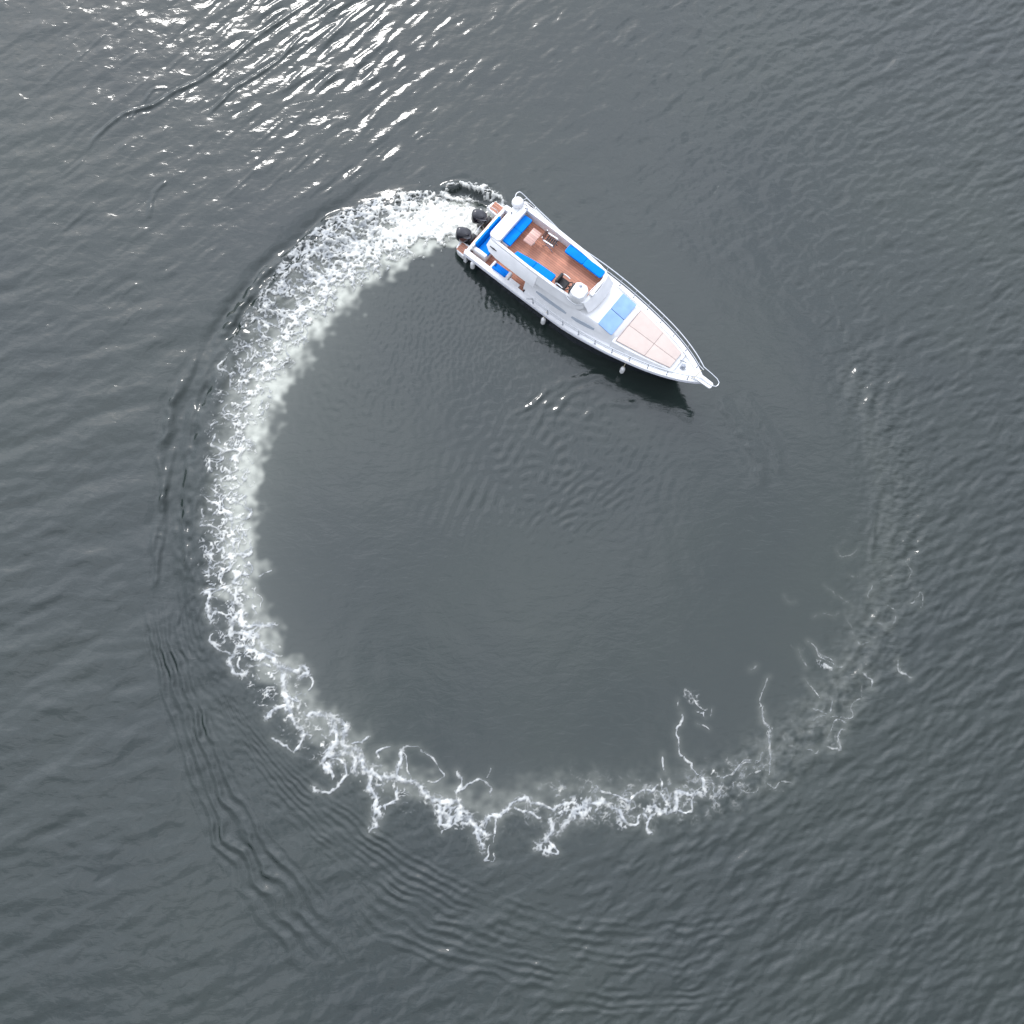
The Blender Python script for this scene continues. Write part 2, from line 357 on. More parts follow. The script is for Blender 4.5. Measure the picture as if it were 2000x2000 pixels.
    fam([(900,1850),(1050,1890),(1200,1910),(1350,1915),(1500,1900)],[(960,1730),(1080,1770),(1220,1790),(1360,1780),(1480,1750)],7,.12,.017,seed=6,jit=7)
    fam([(1000,1985),(1150,1985),(1300,1980),(1450,1970)],[(1050,1900),(1200,1925),(1350,1925),(1480,1915)],4,.14,.022,seed=7,jit=6)
    fam([(440,1300),(480,1380),(540,1460),(610,1530)],[(470,1330),(520,1410),(580,1480),(650,1540)],5,.075,.016,seed=8,jit=4)
    fam([(330,1120),(345,1200),(365,1290)],[(385,1180),(400,1240),(425,1300)],5,.09,.018,seed=9,jit=4)
    # crossing feathers
    fam([(740,1650),(765,1700),(820,1750)],[(860,1800),(900,1850),(960,1900)],6,.11,.018,seed=5,jit=6)
    # ripples hugging the lower left of the foam
    rip=sm(12,14,S)*sm(20,17,S)*np.exp(-((D-1.9)/1.2)**2)
    H+=rip*(a(.06,.3)*noise(75,.3,.3,-42,.4))
    rip=sm(9,11,S)*sm(15,13,S)*np.exp(-((D-1.4)/.9)**2)
    H+=rip*(a(.07,.34)*noise(76,.34,.3,80,.4))
    # bow wave thrown to starboard
    W_((1190,728),(1150,735),(1110,745),(1075,757),(1045,765),w=.14,A=.013)
    W_((1120,745),(1085,775),(1060,800),(1050,840),w=.12,A=.015)
    W_((1150,750),(1110,775),(1085,810),(1075,850),w=.12,A=.013)
    W_((1075,757),(1040,790),(1000,810),w=.1,A=.022)
    W_((1250,790),(1180,790),(1130,830),w=.16,A=.012)
    # bow wave to port and the long faint one running down to the right
    W_((1400,770),(1445,830),(1480,900),(1490,960),w=.3,A=.02)
    W_((1440,770),(1500,850),(1530,930),w=.3,A=.015)
    # port quarter: glassy hollow with a lip
    W_((860,372),(885,364),(915,363),(945,374),(972,392),w=.22,A=.1,asym=.4,ends=.1)
    H-= .10*blob(925,392,.85,.38,-8)
    # right hand ring of leftover wrinkles
    W_((1700,800),(1690,860),(1720,940),(1700,1020),(1710,1100),w=.14,A=.010)
    W_((1690,1060),(1712,1000),(1702,1100),(1740,1180),w=.1,A=.018)
    W_((1660,1300),(1690,1240),(1720,1180),w=.13,A=.015); W_((1620,1360),(1670,1320),(1720,1260),w=.13,A=.014)
    W_((1150,1530),(1230,1560),(1290,1535),(1350,1545),w=.10,A=.01)
    W_((1300,1530),(1370,1510),(1430,1490),(1500,1450),(1560,1400),w=.14,A=.014)
    # diagonal dark lines up left
    W_((160,310),(190,265),(240,225),(300,205),(340,180),(400,150),(520,60),(610,0),w=.09,A=.035)
    W_((250,235),(270,215),(300,205),w=.06,A=.02)
    W_((280,200),(300,175),(330,172),w=.07,A=.02)
    W_((290,430),(300,380),(330,350),w=.1,A=.02)
    W_((400,230),(440,190),(480,160),(540,120),(600,60),w=.07,A=.03)
    for i in range(16):
        r=random.Random(90+i); x=r.uniform(40,560); y=r.uniform(60,700); L=r.uniform(30,70)
        crest_line(H,[(x,y),(x+L*.5,y-L*.45+r.uniform(-4,4)),(x+L,y-L*.9)],.08,.012)
    # ---- foam
    fb=.55*noise(81,.5,.5)+.45*noise(82,.2,.5); fb/=fb.std()
    fb2=.6*noise(83,1.1,.5)+.4*noise(84,.45,.5); fb2/=fb2.std()
    wx=(noise(85,.9,.4)*.16+noise(86,.3,.3)*.05); wy=(noise(87,.9,.4)*.16+noise(88,.3,.3)*.05)
    def warp(F,k=1.): return bil(F,XX+wx*k,YY+wy*k).astype(np.float32)
    def net(seeds,lam,wd,k=1.):
        o=np.zeros_like(H)
        for s_ in seeds:
            q=warp(noise(s_,lam,.3),k); g=np.hypot(*np.gradient(q))+.25*np.hypot(*np.gradient(q)).mean()
            o=np.maximum(o,np.exp(-(q/g*DX/wd)**2)*(1-np.exp(-g/np.mean(g)*1.4)))
        return o
    lace_f=net([101,102],.62,.045); lace_c=net([103,104],1.5,.06,1.6); lace_m=net([105],1.0,.05,1.3)
    i_=np.arange(35)
    core =lerp_s(S,[1.6,1.6,1.4,1.05,.82,.75,.7,.68,.66,.64,.62,.6,.58,.54,.48,.42,.34,.25,.2,.2,.16,.06,.1,.05,-.05,-.2,-.4,-.6]+[-1]*7)
    wi   =lerp_s(S,[.5,.7,.75,.7,.6,.5,.45,.42,.42,.42,.42,.42,.42,.4,.5,.45,.4,.35,.3,.3,.25,.2,.25]+[.25]*12)
    wo   =lerp_s(S,[.5,.8,1.05,1.15,.8,.6,.5,.5,.5,.5,.5,.45,.45,.4,.4,.4,.4,.35,.3,.3,.3,.25,.3]+[.3]*12)
    lc   =lerp_s(S,[1,1.1,1.1,1.15,1.3,1.2,1.05,1.,.95,.9,.9,.95,1,.9,.85,.8,.75,.65,.6,.55,.5,.4,.5,.45,.42,.38,.34,.34,.34,.3,.22,.1,0,0,0])
    lo   =lerp_s(S,[.3,1.,1.3,1.6,1.8,1.8,1.65,1.55,1.4,1.25,1.15,1.15,1.1,1.1,1.1,1.1,1.1,1.,.95,.9,.9,.8,.85,.9,.9,.9,.9,1.,1.1,1,.8,.8,.8,.8,.8])
    li   =lerp_s(S,[.6,.8,1.,1.1,1.1,1.,.9,.85,.8,.75,.7,.75,.75,.75,.8,.8,.8,.8,.8,.8,.7,.7,.7,.8,.9,1.,1.2,1.3,1.2,1,1,1,1,1,1])
    rag=1+.22*np.clip(fb2,-2,2)
    Dp=np.where(D>0,D/wo,-D/wi)
    c_=core*np.exp(-(Dp/rag)**2*.9)+.15*fb+.10*n_mid+.04*n_sm-.12
    c_=np.where(np.abs(Dp)>2.4,0,c_)
    a_core=sm(.30,.80,c_)
    Dl=np.where(D>0,D/lo,-D/li)
    env=lc*np.clip(1-Dl**2*.8/np.clip(rag,.5,2),0,1)**.6*(D<3.2)*(D>-2)
    env=env*sm(34,31,S)*sm(-.2,.4,S)
    late_=sm(13,18,S)
    net_=np.maximum(lace_f*(1-late_*.55),lace_c*(.35+.65*late_)); net_=np.maximum(net_,lace_m*.8)
    patch=sm(-.9,.7,fb2+1.1*(env-.45))
    a_lace=sm(.34,.92,net_*(.35+.9*env)+.14*fb*env-.08)*np.clip(env*1.3,0,1)*patch
    # dense fine churn on the outer shoulder by the boat
    ch=lerp_s(S,[1,1,1,1,1,1,.85,.7,.6,.5,.42,.4,.35,.3,.2,.1]+[0]*19)*sm(1.05,.8,np.abs(D-.55*lo)/(.62*lo))
    fine=.75*lace_f+.06*np.clip(n_f,-2,2)+.14*np.clip(n_sm,-2,2)+.20*fb2
    a_ch=sm(.08,.80,fine*ch+.30*ch-.16)*ch
    A=np.maximum(np.maximum(a_core*(.97-.25*sm(4,9,S)),a_lace*(.95-.15*sm(4,9,S))),a_ch*.85)
    thick=np.clip(.22+.5*c_+.10*fb+.10*n_mid+.35*sm(5,2,S),0,1)
    # traced strands
    ST=build_strands()
    Z=np.zeros_like(H); Z2=np.zeros_like(H)
    for pts,w,al in ST:
        C=cr(WL(pts),8); C=C+np.stack([bil(wx,C[:,0],C[:,1]),bil(wy,C[:,0],C[:,1])],1)*.25
        sl,d,t=dist_poly(C,w*3+.45)
        if d is None: continue
        Z2[sl]=np.maximum(Z2[sl],al*np.exp(-(d/(w*1.8+.06))**2)*min(1,w/.07))
        wl=w*.74*np.clip(1+.30*n_mid[sl]+.30*n_sm[sl],.35,2.2)*(.5+.5*sm(0,.12,t)*sm(0,.12,1-t))
        Z[sl]=np.maximum(Z[sl],al*np.exp(-(d/wl)**2.0)*(np.abs(d)<w*3+.1)*1.15)
    A=np.maximum(A,sm(.05,1.,np.clip(Z,0,1))*np.clip(.76+.14*fb2+.06*fb,.4,1))
    A=np.maximum(A,sm(.30,1.05,Z2*(.38+.75*lace_f+.12*fb))*.62)
    M2=Z2
    def patchf(px,py,rx,ry,ang,den):
        nonlocal A
        b=blob(px,py,rx,ry,ang)*den
        A=np.maximum(A,sm(.3,.8,b*(.55+.5*lace_f+.25*fb))*np.clip(b*1.5,0,1)*min(.85,.25+.6*den))
    for p in [(1350,1360,.7,.5,-40,.62),(1290,1580,1.1,.35,0,.8),(1130,1580,1.2,.5,0,.9),(1065,1655,.5,.35,-30,.85),(1400,1560,.9,.4,0,.5),
              (1640,1440,.9,.5,40,.6),(1700,1240,.7,.9,20,.42),(1600,1400,.9,.4,40,.42),(1500,1500,1.2,.4,25,.42),(1250,1555,1.,.3,0,.5),(760,1520,1.4,.5,-30,.5),(560,1400,.9,.5,-50,.5),(1010,1600,1,.3,0,.4),(1560,1265,.6,.35,-30,.6),(1610,1300,.6,.2,-25,.8),(1755,1300,.5,.6,0,.6),(1690,1320,.5,.3,0,.6),(935,1640,.5,.5,0,.5),
              (885,1590,.9,.6,-25,.9),(1215,1610,.5,.3,-30,.7),(1430,1600,.6,.3,0,.35),(1820,870,1.,.6,0,.35),(1700,1020,.7,.8,0,.25),(1720,1370,.4,.7,0,.3)]:
        patchf(*p)
    # crescent of spray off the port quarter
    C=cr(WL([(850,368),(880,363),(910,362),(940,370),(962,384),(975,398)])); sl,d,t=dist_poly(C,1.2)
    e=sm(0,.25,t)
    wcr=.06+.26*sm(.15,.85,t)
    cr_=np.exp(-(np.where(d>0,d,d*1.)/wcr)**2)*e*np.clip(.75+.35*fb[sl],.2,1.3)
    A[sl]=np.maximum(A[sl],sm(.25,.85,cr_)*.85)
    b=blob(915,388,.9,.45,-8); A=np.maximum(A,sm(.55,.9,b*(.45+.6*lace_f))*.55)
    # small wash along the hull
    env2=np.exp(-((D-.1)/.95)**2)*sm(19,22,S)*sm(32,26,S)*np.clip(.65+.6*fb2,0,1.1)
    A=np.maximum(A,.5*env2*sm(.35,.95,.85*lace_f+.12*fb+.30*env2))
    A=A*(1-.38*sm(6.5,9.5,XX)*sm(1,-1,YY)*np.clip(1+.5*fb2,.3,1.6))
    # aerated milky water inside the wake
    Dm=lerp_s(S,[.6,.8,.95,1.15,1.45,1.4,1.3,1.2,1.1,1.05,1.05,1.05,1.05,1.1,1.1,1.1,1.1,1.05,1,1,1,1,.9,.7,.5]+[.4]*10)
    Ms=lerp_s(S,[.9,.95,1,1,1,.98,.95,.92,.88,.84,.8,.74,.66,.52,.42,.33,.3,.26,.24,.22,.2,.16,.12,.1,.08]+[.04]*10)
    sf=noise(89,1.3,.3); sf2=noise(90,.5,.3)
    ein=lerp_s(S,[.5,.75,.95,1.1,1.15,1.1,1.0,.95,.9,.85,.82,.8,.78,.75,.7,.7,.7,.65,.6,.6,.6,.6,.5]+[.5]*12)
    eo=lerp_s(S,[.5,.8,.9,.7,.3,.2,.2,.2,.2,.2,.2,.2,.2,.15,.1,.05,0,0,0,0,0,0,0]+[0]*12)
    soft=lerp_s(S,[.12,.14,.22,.34,.44,.48,.48,.46,.46,.46,.36,.4,.45,.5,.5,.55,.55,.6,.6,.6]+[.6]*15)
    di=D+.16*sf+.07*sf2+.03*n_mid
    mk=sm(-ein-soft,-ein+soft,di)*sm(eo+.35,eo-.35,di)*Ms*(.86+.10*sf2+.06*fb)
    tail=np.exp(-np.clip(-D-.5,0,9)/1.1)*sm(.5,-.3,D)*Ms*.16*sm(3,7,S)*sm(31,24,S)
    under=.34*Ms*sm(lo*.95,lo*.4,D)*sm(-.2,.2,D)*np.clip(1+.25*sf,.4,1.5)*sm(14,9,S)
    M=np.clip(np.maximum(mk,under)+tail+.12*Z2+.07*env2,0,1)
    # fade to the edge of the domain
    edge=sm(0,2.5,XX-GX0)*sm(0,2.5,GX0+GS-XX)*sm(0,2.5,YY-GY0)*sm(0,2.5,GY0+GS-YY)
    # heights of foam lumps
    bump=lerp_s(S,[1,1,1,.9,.8,.7,.6,.5,.4,.35,.3,.3]+[.2]*23)
    FH=(.012+A*(.03+.05*bump*np.clip(1+.4*n_mid+.4*fb,0,2.4)+.012*bump*n_sm))
    c=W(948,430); A*=1-sm(0,.5,(XX-c[0])*.79-(YY-c[1])*.61)*(S<.6)*(np.abs(D)<3)
    RF=np.clip(.7*w+.15*dg+.15*glit+.22*swell*calm+.15*cells*calm+.12+.5*late,0,1.4)*edge+(1-edge)*.6
    return H*edge,A*edge,M*edge,thick,FH,RF
def build_strands():
    """foam strands traced from the photograph: (points, half width m, strength)"""
    s=[]
    def a(w,al,*p): s.append((list(p),w,al))
    # lower left knots
    a(.07,1,(398,1155),(410,1165),(405,1190),(415,1215)); a(.06,.9,(405,1155),(430,1150),(450,1145))
    a(.05,.9,(412,1188),(430,1195),(445,1200),(465,1200),(475,1195)); a(.05,.8,(420,1195),(415,1210)); 
    a(.10,1,(465,1200),(455,1220),(450,1240),(470,1235),(490,1250)); a(.06,.9,(455,1225),(448,1240)); a(.05,.8,(430,1262),(412,1255),(420,1240))
    a(.05,.9,(412,1258),(430,1270),(455,1280)); a(.07,1,(483,1262),(465,1270),(450,1290),(458,1312),(480,1318),(482,1310))
    a(.05,.8,(470,1280),(466,1300),(475,1315)); a(.10,1,(485,1262),(500,1275),(520,1280),(545,1300),(555,1330)); a(.06,.9,(480,1300),(500,1298),(530,1305))
    a(.08,1,(545,1300),(575,1310),(590,1305),(605,1315),(585,1325)); a(.04,.8,(605,1315),(612,1330),(603,1350)); 
    a(.12,1,(555,1320),(558,1350),(560,1372),(570,1395)); a(.08,1,(560,1375),(540,1385),(520,1402)); a(.06,1,(545,1380),(533,1395),(520,1405)); 
    a(.06,.9,(560,1360),(578,1370),(580,1360),(600,1355)); a(.06,.9,(580,1365),(583,1390)); a(.1,1,(565,1395),(580,1418),(592,1430),(600,1440))
    a(.05,.9,(592,1440),(588,1455),(580,1470)); a(.06,.8,(532,1440),(545,1450),(565,1458)); a(.04,.8,(565,1455),(578,1470))
    # spiral knot and loop round (640,1500)
    a(.1,1,(600,1400),(620,1395),(640,1395),(650,1410),(645,1425)); a(.08,1,(645,1410),(655,1430),(658,1450),(645,1465),(635,1480),(628,1495),(640,1502),(648,1490),(640,1485))
    a(.12,1,(660,1410),(675,1420),(672,1440),(668,1455)); a(.1,1,(655,1450),(640,1470),(660,1475),(680,1470),(690,1480)); a(.06,.9,(650,1478),(668,1485),(675,1500),(672,1520),(658,1540),(645,1550),(630,1548),(612,1540),(608,1532))
    a(.05,.9,(648,1500),(650,1525)); a(.08,1,(668,1455),(690,1460),(705,1475),(712,1500),(722,1520),(718,1535)); a(.05,.9,(690,1445),(705,1455),(715,1440),(722,1435))
    a(.09,1,(712,1500),(700,1480),(690,1490),(695,1505)); a(.1,1,(712,1505),(730,1510),(745,1515),(770,1512),(790,1525)); 
    a(.07,1,(778,1515),(782,1495),(780,1480),(786,1465)); a(.045,.9,(786,1468),(800,1460),(820,1458),(835,1468)); a(.04,.8,(835,1468),(850,1485),(858,1500),(865,1515),(850,1530),(835,1525)); a(.04,.7,(786,1470),(798,1490),(802,1515))
    a(.1,1,(718,1520),(722,1540),(738,1555),(730,1575),(742,1590),(730,1600)); a(.06,.9,(745,1515),(748,1535),(735,1533)); a(.06,.9,(772,1540),(775,1558),(760,1572),(745,1575)); a(.08,1,(738,1575),(730,1595),(735,1612),(728,1620))
    a(.05,.8,(750,1585),(755,1575),(775,1565)); a(.09,1,(790,1525),(805,1530),(820,1535),(835,1555),(850,1565)); a(.05,.8,(745,1480),(735,1470),(760,1460)); 
    a(.12,1,(850,1560),(870,1565),(888,1565),(905,1580),(920,1600),(940,1625),(950,1632)); a(.09,1,(865,1580),(862,1600),(875,1610),(888,1592)); a(.1,1,(855,1570),(865,1590),(890,1595),(915,1605)); a(.09,1,(925,1605),(935,1630),(940,1660)); a(.05,.8,(890,1590),(885,1612),(870,1620),(860,1628))
    a(.06,.9,(893,1548),(900,1530),(897,1505)); a(.05,.9,(893,1548),(910,1535),(925,1525),(945,1526),(958,1540),(957,1555)); a(.03,.7,(950,1520),(955,1505)); 
    a(.04,.8,(955,1650),(958,1665),(948,1678),(962,1680),(966,1665)); a(.08,1,(940,1610),(952,1600),(975,1590),(995,1575),(1010,1560),(1025,1554),(1035,1570))
    a(.06,1,(1035,1572),(1060,1575),(1085,1580),(1100,1570),(1120,1565)); a(.05,.9,(1005,1578),(1030,1585),(1045,1592),(1062,1596)); a(.05,.9,(965,1600),(968,1620),(965,1645)); 
    a(.09,1,(1073,1600),(1075,1620),(1072,1635),(1058,1640),(1050,1655)); a(.05,.9,(1042,1645),(1060,1660),(1080,1672)); a(.05,.9,(1075,1640),(1085,1655),(1088,1668),(1078,1672)); 
    a(.1,1,(1090,1625),(1105,1610),(1120,1590),(1135,1575),(1150,1570)); a(.12,1,(1120,1600),(1140,1590),(1145,1570),(1155,1575)); a(.09,1,(1150,1570),(1175,1565),(1195,1575),(1210,1590),(1225,1605)); 
    a(.05,.9,(1165,1535),(1185,1550),(1210,1555),(1230,1557),(1255,1545),(1285,1535)); a(.06,.9,(1225,1605),(1245,1610),(1250,1590),(1265,1600)); a(.06,.9,(1280,1590),(1270,1600),(1268,1620),(1275,1625)); a(.05,.9,(1280,1585),(1300,1580),(1302,1565),(1290,1550))
    a(.09,1,(1300,1585),(1325,1580),(1322,1555),(1345,1548),(1370,1545)); a(.05,.9,(1325,1582),(1345,1585),(1352,1560)); a(.07,.9,(1360,1550),(1380,1545),(1375,1535),(1370,1520))
    a(.045,1,(1332,1395),(1330,1415),(1323,1430),(1322,1452),(1330,1470),(1337,1480),(1350,1495),(1360,1512),(1373,1522)); a(.035,.7,(1325,1365),(1332,1385)); 
    a(.04,.9,(1294,1478),(1292,1495),(1296,1508)); a(.04,.9,(1290,1522),(1292,1545)); a(.035,.8,(1360,1415),(1378,1422),(1383,1425)); a(.035,.8,(1358,1385),(1372,1390),(1378,1400)); a(.03,.7,(1340,1352),(1350,1362),(1365,1378),(1380,1388)); a(.03,.7,(1392,1390),(1385,1398)); 
    a(.04,.8,(1400,1520),(1420,1515),(1436,1505),(1450,1490),(1480,1480)); a(.03,.7,(1408,1498),(1412,1508)); a(.03,.7,(1385,1515),(1392,1505)); a(.03,.7,(1375,1530),(1390,1535)); 
    a(.04,.8,(1505,1325),(1492,1345),(1486,1362),(1488,1385)); a(.06,1,(1488,1385),(1492,1408),(1500,1425),(1503,1445),(1500,1460)); a(.05,.9,(1500,1460),(1505,1485),(1500,1515)); a(.04,.8,(1495,1525),(1505,1535),(1520,1530),(1545,1528)); 
    a(.04,.8,(1450,1495),(1475,1485),(1495,1470)); a(.04,.8,(1460,1520),(1475,1505),(1495,1495)); a(.04,.8,(1560,1270),(1570,1285),(1575,1300)); a(.04,.9,(1575,1255),(1590,1265),(1605,1285),(1625,1298),(1645,1302)); 
    a(.04,.8,(1598,1270),(1612,1285),(1625,1295)); a(.03,.6,(1610,1142),(1625,1158),(1645,1172),(1657,1178)); a(.03,.6,(1590,1202),(1625,1200),(1640,1197)); a(.03,.6,(1655,1195),(1660,1230),(1668,1240)); a(.04,.7,(1672,1250),(1680,1260),(1700,1255)); 
    a(.03,.6,(1530,1160),(1540,1172),(1552,1172)); a(.03,.6,(1632,1073),(1655,1085),(1672,1072)); a(.03,.6,(1655,1126),(1680,1120)); a(.035,.7,(1700,1140),(1698,1165),(1702,1172)); 
    a(.04,.8,(1572,1330),(1588,1345),(1603,1362)); a(.04,.8,(1625,1370),(1618,1392),(1595,1385),(1585,1380)); a(.04,.8,(1680,1365),(1660,1385),(1655,1400),(1620,1400)); a(.05,.9,(1655,1410),(1640,1405),(1625,1415),(1618,1440),(1622,1450)); 
    a(.05,.9,(1650,1425),(1640,1430),(1635,1450),(1638,1465),(1615,1460)); a(.04,.8,(1575,1460),(1590,1472),(1600,1465)); a(.04,.8,(1612,1395),(1600,1400),(1590,1410)); a(.05,.9,(1680,1315),(1690,1325),(1700,1330),(1702,1345)); a(.05,.9,(1752,1290),(1755,1310),(1765,1320),(1778,1325)); 
    a(.04,.7,(1715,1215),(1735,1225),(1750,1205)); a(.04,.7,(1730,1180),(1745,1190)); a(.035,.7,(1765,1095),(1778,1115),(1775,1130)); a(.04,.7,(1775,1180),(1800,1160),(1798,1190)); a(.03,.6,(1683,1335),(1684,1370)); a(.03,.6,(1625,1320),(1632,1345))
    a(.05,.6,(1470,1310),(1480,1300)); a(.03,.6,(1440,1530),(1460,1545),(1480,1540)); a(.03,.6,(1500,1540),(1530,1545))
    # left arc veins over the churn
    a(.05,1,(440,700),(430,720),(447,735),(450,760)); a(.05,1,(441,790),(440,810),(470,815)); a(.04,1,(415,835),(425,825)); a(.05,1,(420,850),(418,875),(440,880),(465,880)); 
    a(.04,1,(408,900),(413,925),(425,935),(440,945)); a(.04,.9,(412,955),(420,965),(430,968)); a(.05,1,(410,980),(425,985),(440,995),(450,1015)); a(.05,1,(395,1000),(392,1025),(415,1028),(430,1040)); a(.06,1,(445,995),(455,1030),(458,1050),(450,1080),(435,1090)); 
    a(.06,1,(480,990),(490,1000),(475,1015)); a(.06,1,(425,1050),(440,1055),(446,1070),(442,1085)); a(.06,1,(490,1060),(490,1075),(475,1085),(445,1090),(430,1100),(418,1098)); a(.05,1,(475,1088),(488,1105),(488,1118),(470,1125),(455,1140),(440,1142)); a(.05,.9,(412,1080),(408,1110),(412,1130)); 
    a(.04,.8,(505,1125),(520,1120),(535,1115)); a(.03,.7,(505,1155),(513,1170),(510,1195)); 
    a(.08,1,(465,1150),(455,1170),(472,1190),(470,1220)); a(.08,1,(470,1210),(500,1225),(540,1222)); a(.08,1,(475,1230),(500,1245),(515,1265),(535,1280)); 
    # faint specks of thrown spray round the ring
    return s
# ---------------------------------------------------------------- water sheet and foam sheet
FH_,FA_,FM_,FT_,FF_,FR_=build_fields()
def grid_mesh(name,xs,ys,Z,attrs,m,keep=None):
    nx,ny=len(xs),len(ys); X,Y=np.meshgrid(xs,ys)
    co=np.stack([X,Y,Z],-1).reshape(-1,3).astype(np.float32)
    i,j=np.meshgrid(np.arange(nx-1),np.arange(ny-1)); a=(j*nx+i).ravel()
    q=np.stack([a,a+1,a+nx+1,a+nx],1)
    if keep is not None: q=q[keep.ravel()]
    idx=np.arange(nx*ny)
    if keep is not None:
        used=np.zeros(nx*ny,bool); used[q.ravel()]=True; idx=np.where(used)[0]; mp=np.full(nx*ny,-1); mp[idx]=np.arange(len(idx)); q=mp[q]; co=co[idx]
    me=bpy.data.meshes.new(name); me.vertices.add(len(co)); me.vertices.foreach_set('co',co.ravel())
    me.loops.add(q.size); me.loops.foreach_set('vertex_index',q.ravel().astype(np.int32))
    me.polygons.add(len(q)); me.polygons.foreach_set('loop_start',np.arange(0,q.size,4,dtype=np.int32)); me.polygons.foreach_set('use_smooth',np.ones(len(q),bool))
    me.update(calc_edges=True)
    for k,v in attrs.items():
        at_=me.attributes.new(k,'FLOAT','POINT'); at_.data.foreach_set('value',v.reshape(-1)[idx].astype(np.float32))
    me.materials.append(m)
    o=bpy.data.objects.new(name,me); scene.collection.objects.link(o); return o
def water_material():
    m=bpy.data.materials.new('sea_water'); m.use_nodes=True; nt=m.node_tree; N=nt.nodes; L=nt.links; p=N['Principled BSDF']
    a=N.new('ShaderNodeAttribute'); a.attribute_name='milk'
    tc=N.new('ShaderNodeTexCoord')
    n0=N.new('ShaderNodeTexNoise'); n0.inputs['Scale'].default_value=.12; n0.inputs['Detail'].default_value=3; L.new(tc.outputs['Object'],n0.inputs['Vector'])
    body=N.new('ShaderNodeMixRGB'); body.inputs[1].default_value=(*WATER_A,1); body.inputs[2].default_value=(*WATER_B,1); L.new(n0.outputs[0],body.inputs[0])
    mx=N.new('ShaderNodeMixRGB'); mx.inputs[2].default_value=(*MILK,1); L.new(a.outputs['Fac'],mx.inputs[0]); L.new(body.outputs[0],mx.inputs[1]); L.new(mx.outputs[0],p.inputs['Base Color'])
    p.inputs['IOR'].default_value=WATER_IOR; p.inputs['Roughness'].default_value=.09
    mp=N.new('ShaderNodeMapping'); mp.inputs['Rotation'].default_value=(0,0,rad(-32)); mp.inputs['Scale'].default_value=(.45,1,1); L.new(tc.outputs['Object'],mp.inputs['Vector'])
    n1=N.new('ShaderNodeTexNoise'); n1.inputs['Scale'].default_value=4.2; n1.inputs['Detail'].default_value=4; n1.inputs['Roughness'].default_value=.5; n1.inputs['Distortion'].default_value=.6; L.new(mp.outputs[0],n1.inputs['Vector'])
    ra=N.new('ShaderNodeAttribute'); ra.attribute_name='ruffle'
    b=N.new('ShaderNodeBump'); L.new(ra.outputs['Fac'],b.inputs['Strength']); b.inputs['Distance'].default_value=.045; L.new(n1.outputs[0],b.inputs['Height']); L.new(b.outputs[0],p.inputs['Normal'])
    return m
def foam_material():
    m=bpy.data.materials.new('foam'); m.use_nodes=True; nt=m.node_tree; N=nt.nodes; L=nt.links; p=N['Principled BSDF']; o=N['Material Output']
    a=N.new('ShaderNodeAttribute'); a.attribute_name='cover'; t=N.new('ShaderNodeAttribute'); t.attribute_name='thick'
    tc=N.new('ShaderNodeTexCoord'); n=N.new('ShaderNodeTexNoise'); n.inputs['Scale'].default_value=13; n.inputs['Detail'].default_value=5; n.inputs['Roughness'].default_value=.7; L.new(tc.outputs['Object'],n.inputs['Vector'])
    # cover + fine break up at partly covered places
    s=N.new('ShaderNodeMath'); s.operation='SUBTRACT'; L.new(n.outputs[0],s.inputs[0]); s.inputs[1].default_value=.5
    ma=N.new('ShaderNodeMath'); ma.operation='MULTIPLY_ADD'; L.new(s.outputs[0],ma.inputs[0]); ma.inputs[1].default_value=.4; L.new(a.outputs['Fac'],ma.inputs[2])
    mr=N.new('ShaderNodeMapRange'); mr.interpolation_type='SMOOTHSTEP'; mr.inputs['From Min'].default_value=.06; mr.inputs['From Max'].default_value=.95; L.new(ma.outputs[0],mr.inputs['Value'])
    mu=N.new('ShaderNodeMath'); mu.operation='MULTIPLY'; L.new(mr.outputs[0],mu.inputs[0])
    ex=N.new('ShaderNodeMapRange'); ex.inputs['From Max'].default_value=.15; L.new(a.outputs['Fac'],ex.inputs['Value']); L.new(ex.outputs[0],mu.inputs[1])
    c=N.new('ShaderNodeMixRGB'); c.inputs[1].default_value=(.33,.35,.36,1); c.inputs[2].default_value=(.73,.73,.67,1); L.new(t.outputs['Fac'],c.inputs[0]); L.new(c.outputs[0],p.inputs['Base Color'])
    p.inputs['Roughness'].default_value=.7
    b=N.new('ShaderNodeBump'); b.inputs['Strength'].default_value=.5; b.inputs['Distance'].default_value=.03; L.new(n.outputs[0],b.inputs['Height']); L.new(b.outputs[0],p.inputs['Normal'])
    tr=N.new('ShaderNodeBsdfTransparent'); mix=N.new('ShaderNodeMixShader'); L.new(mu.outputs[0],mix.inputs[0]); L.new(tr.outputs[0],mix.inputs[1]); L.new(p.outputs[0],mix.inputs[2]); L.new(mix.outputs[0],o.inputs['Surface'])
    return m
WATER_A=(.010,.017,.019); WATER_B=(.024,.034,.026); MILK=(.45,.465,.405); WATER_IOR=1.58
nW=1000; c0x,c0y=GX0+GS/2,GY0+GS/2
grow=[]; s_=.1; q_=GS/2
while q_<9000: q_+=s_; s_*=1.28; grow.append(q_)
inner=np.linspace(-GS/2,GS/2,nW); ax=np.r_[-np.array(grow)[::-1],inner,np.array(grow)]
xs,ys=ax+c0x,ax+c0y; Xg,Yg=np.meshgrid(xs,ys); ins=(np.abs(Xg-c0x)<=GS/2)&(np.abs(Yg-c0y)<=GS/2)
Zw=np.where(ins,bil(FH_,Xg,Yg),0.); Mw=np.where(ins,bil(FM_,Xg,Yg),0.); Rw=np.where(ins,bil(FR_,Xg,Yg),.6)
water=grid_mesh('water',xs,ys,Zw,{'milk':Mw,'ruffle':Rw},water_material())
tag(water,'grey green sea water with a calm circle and fanning ripples','water',kind='structure')
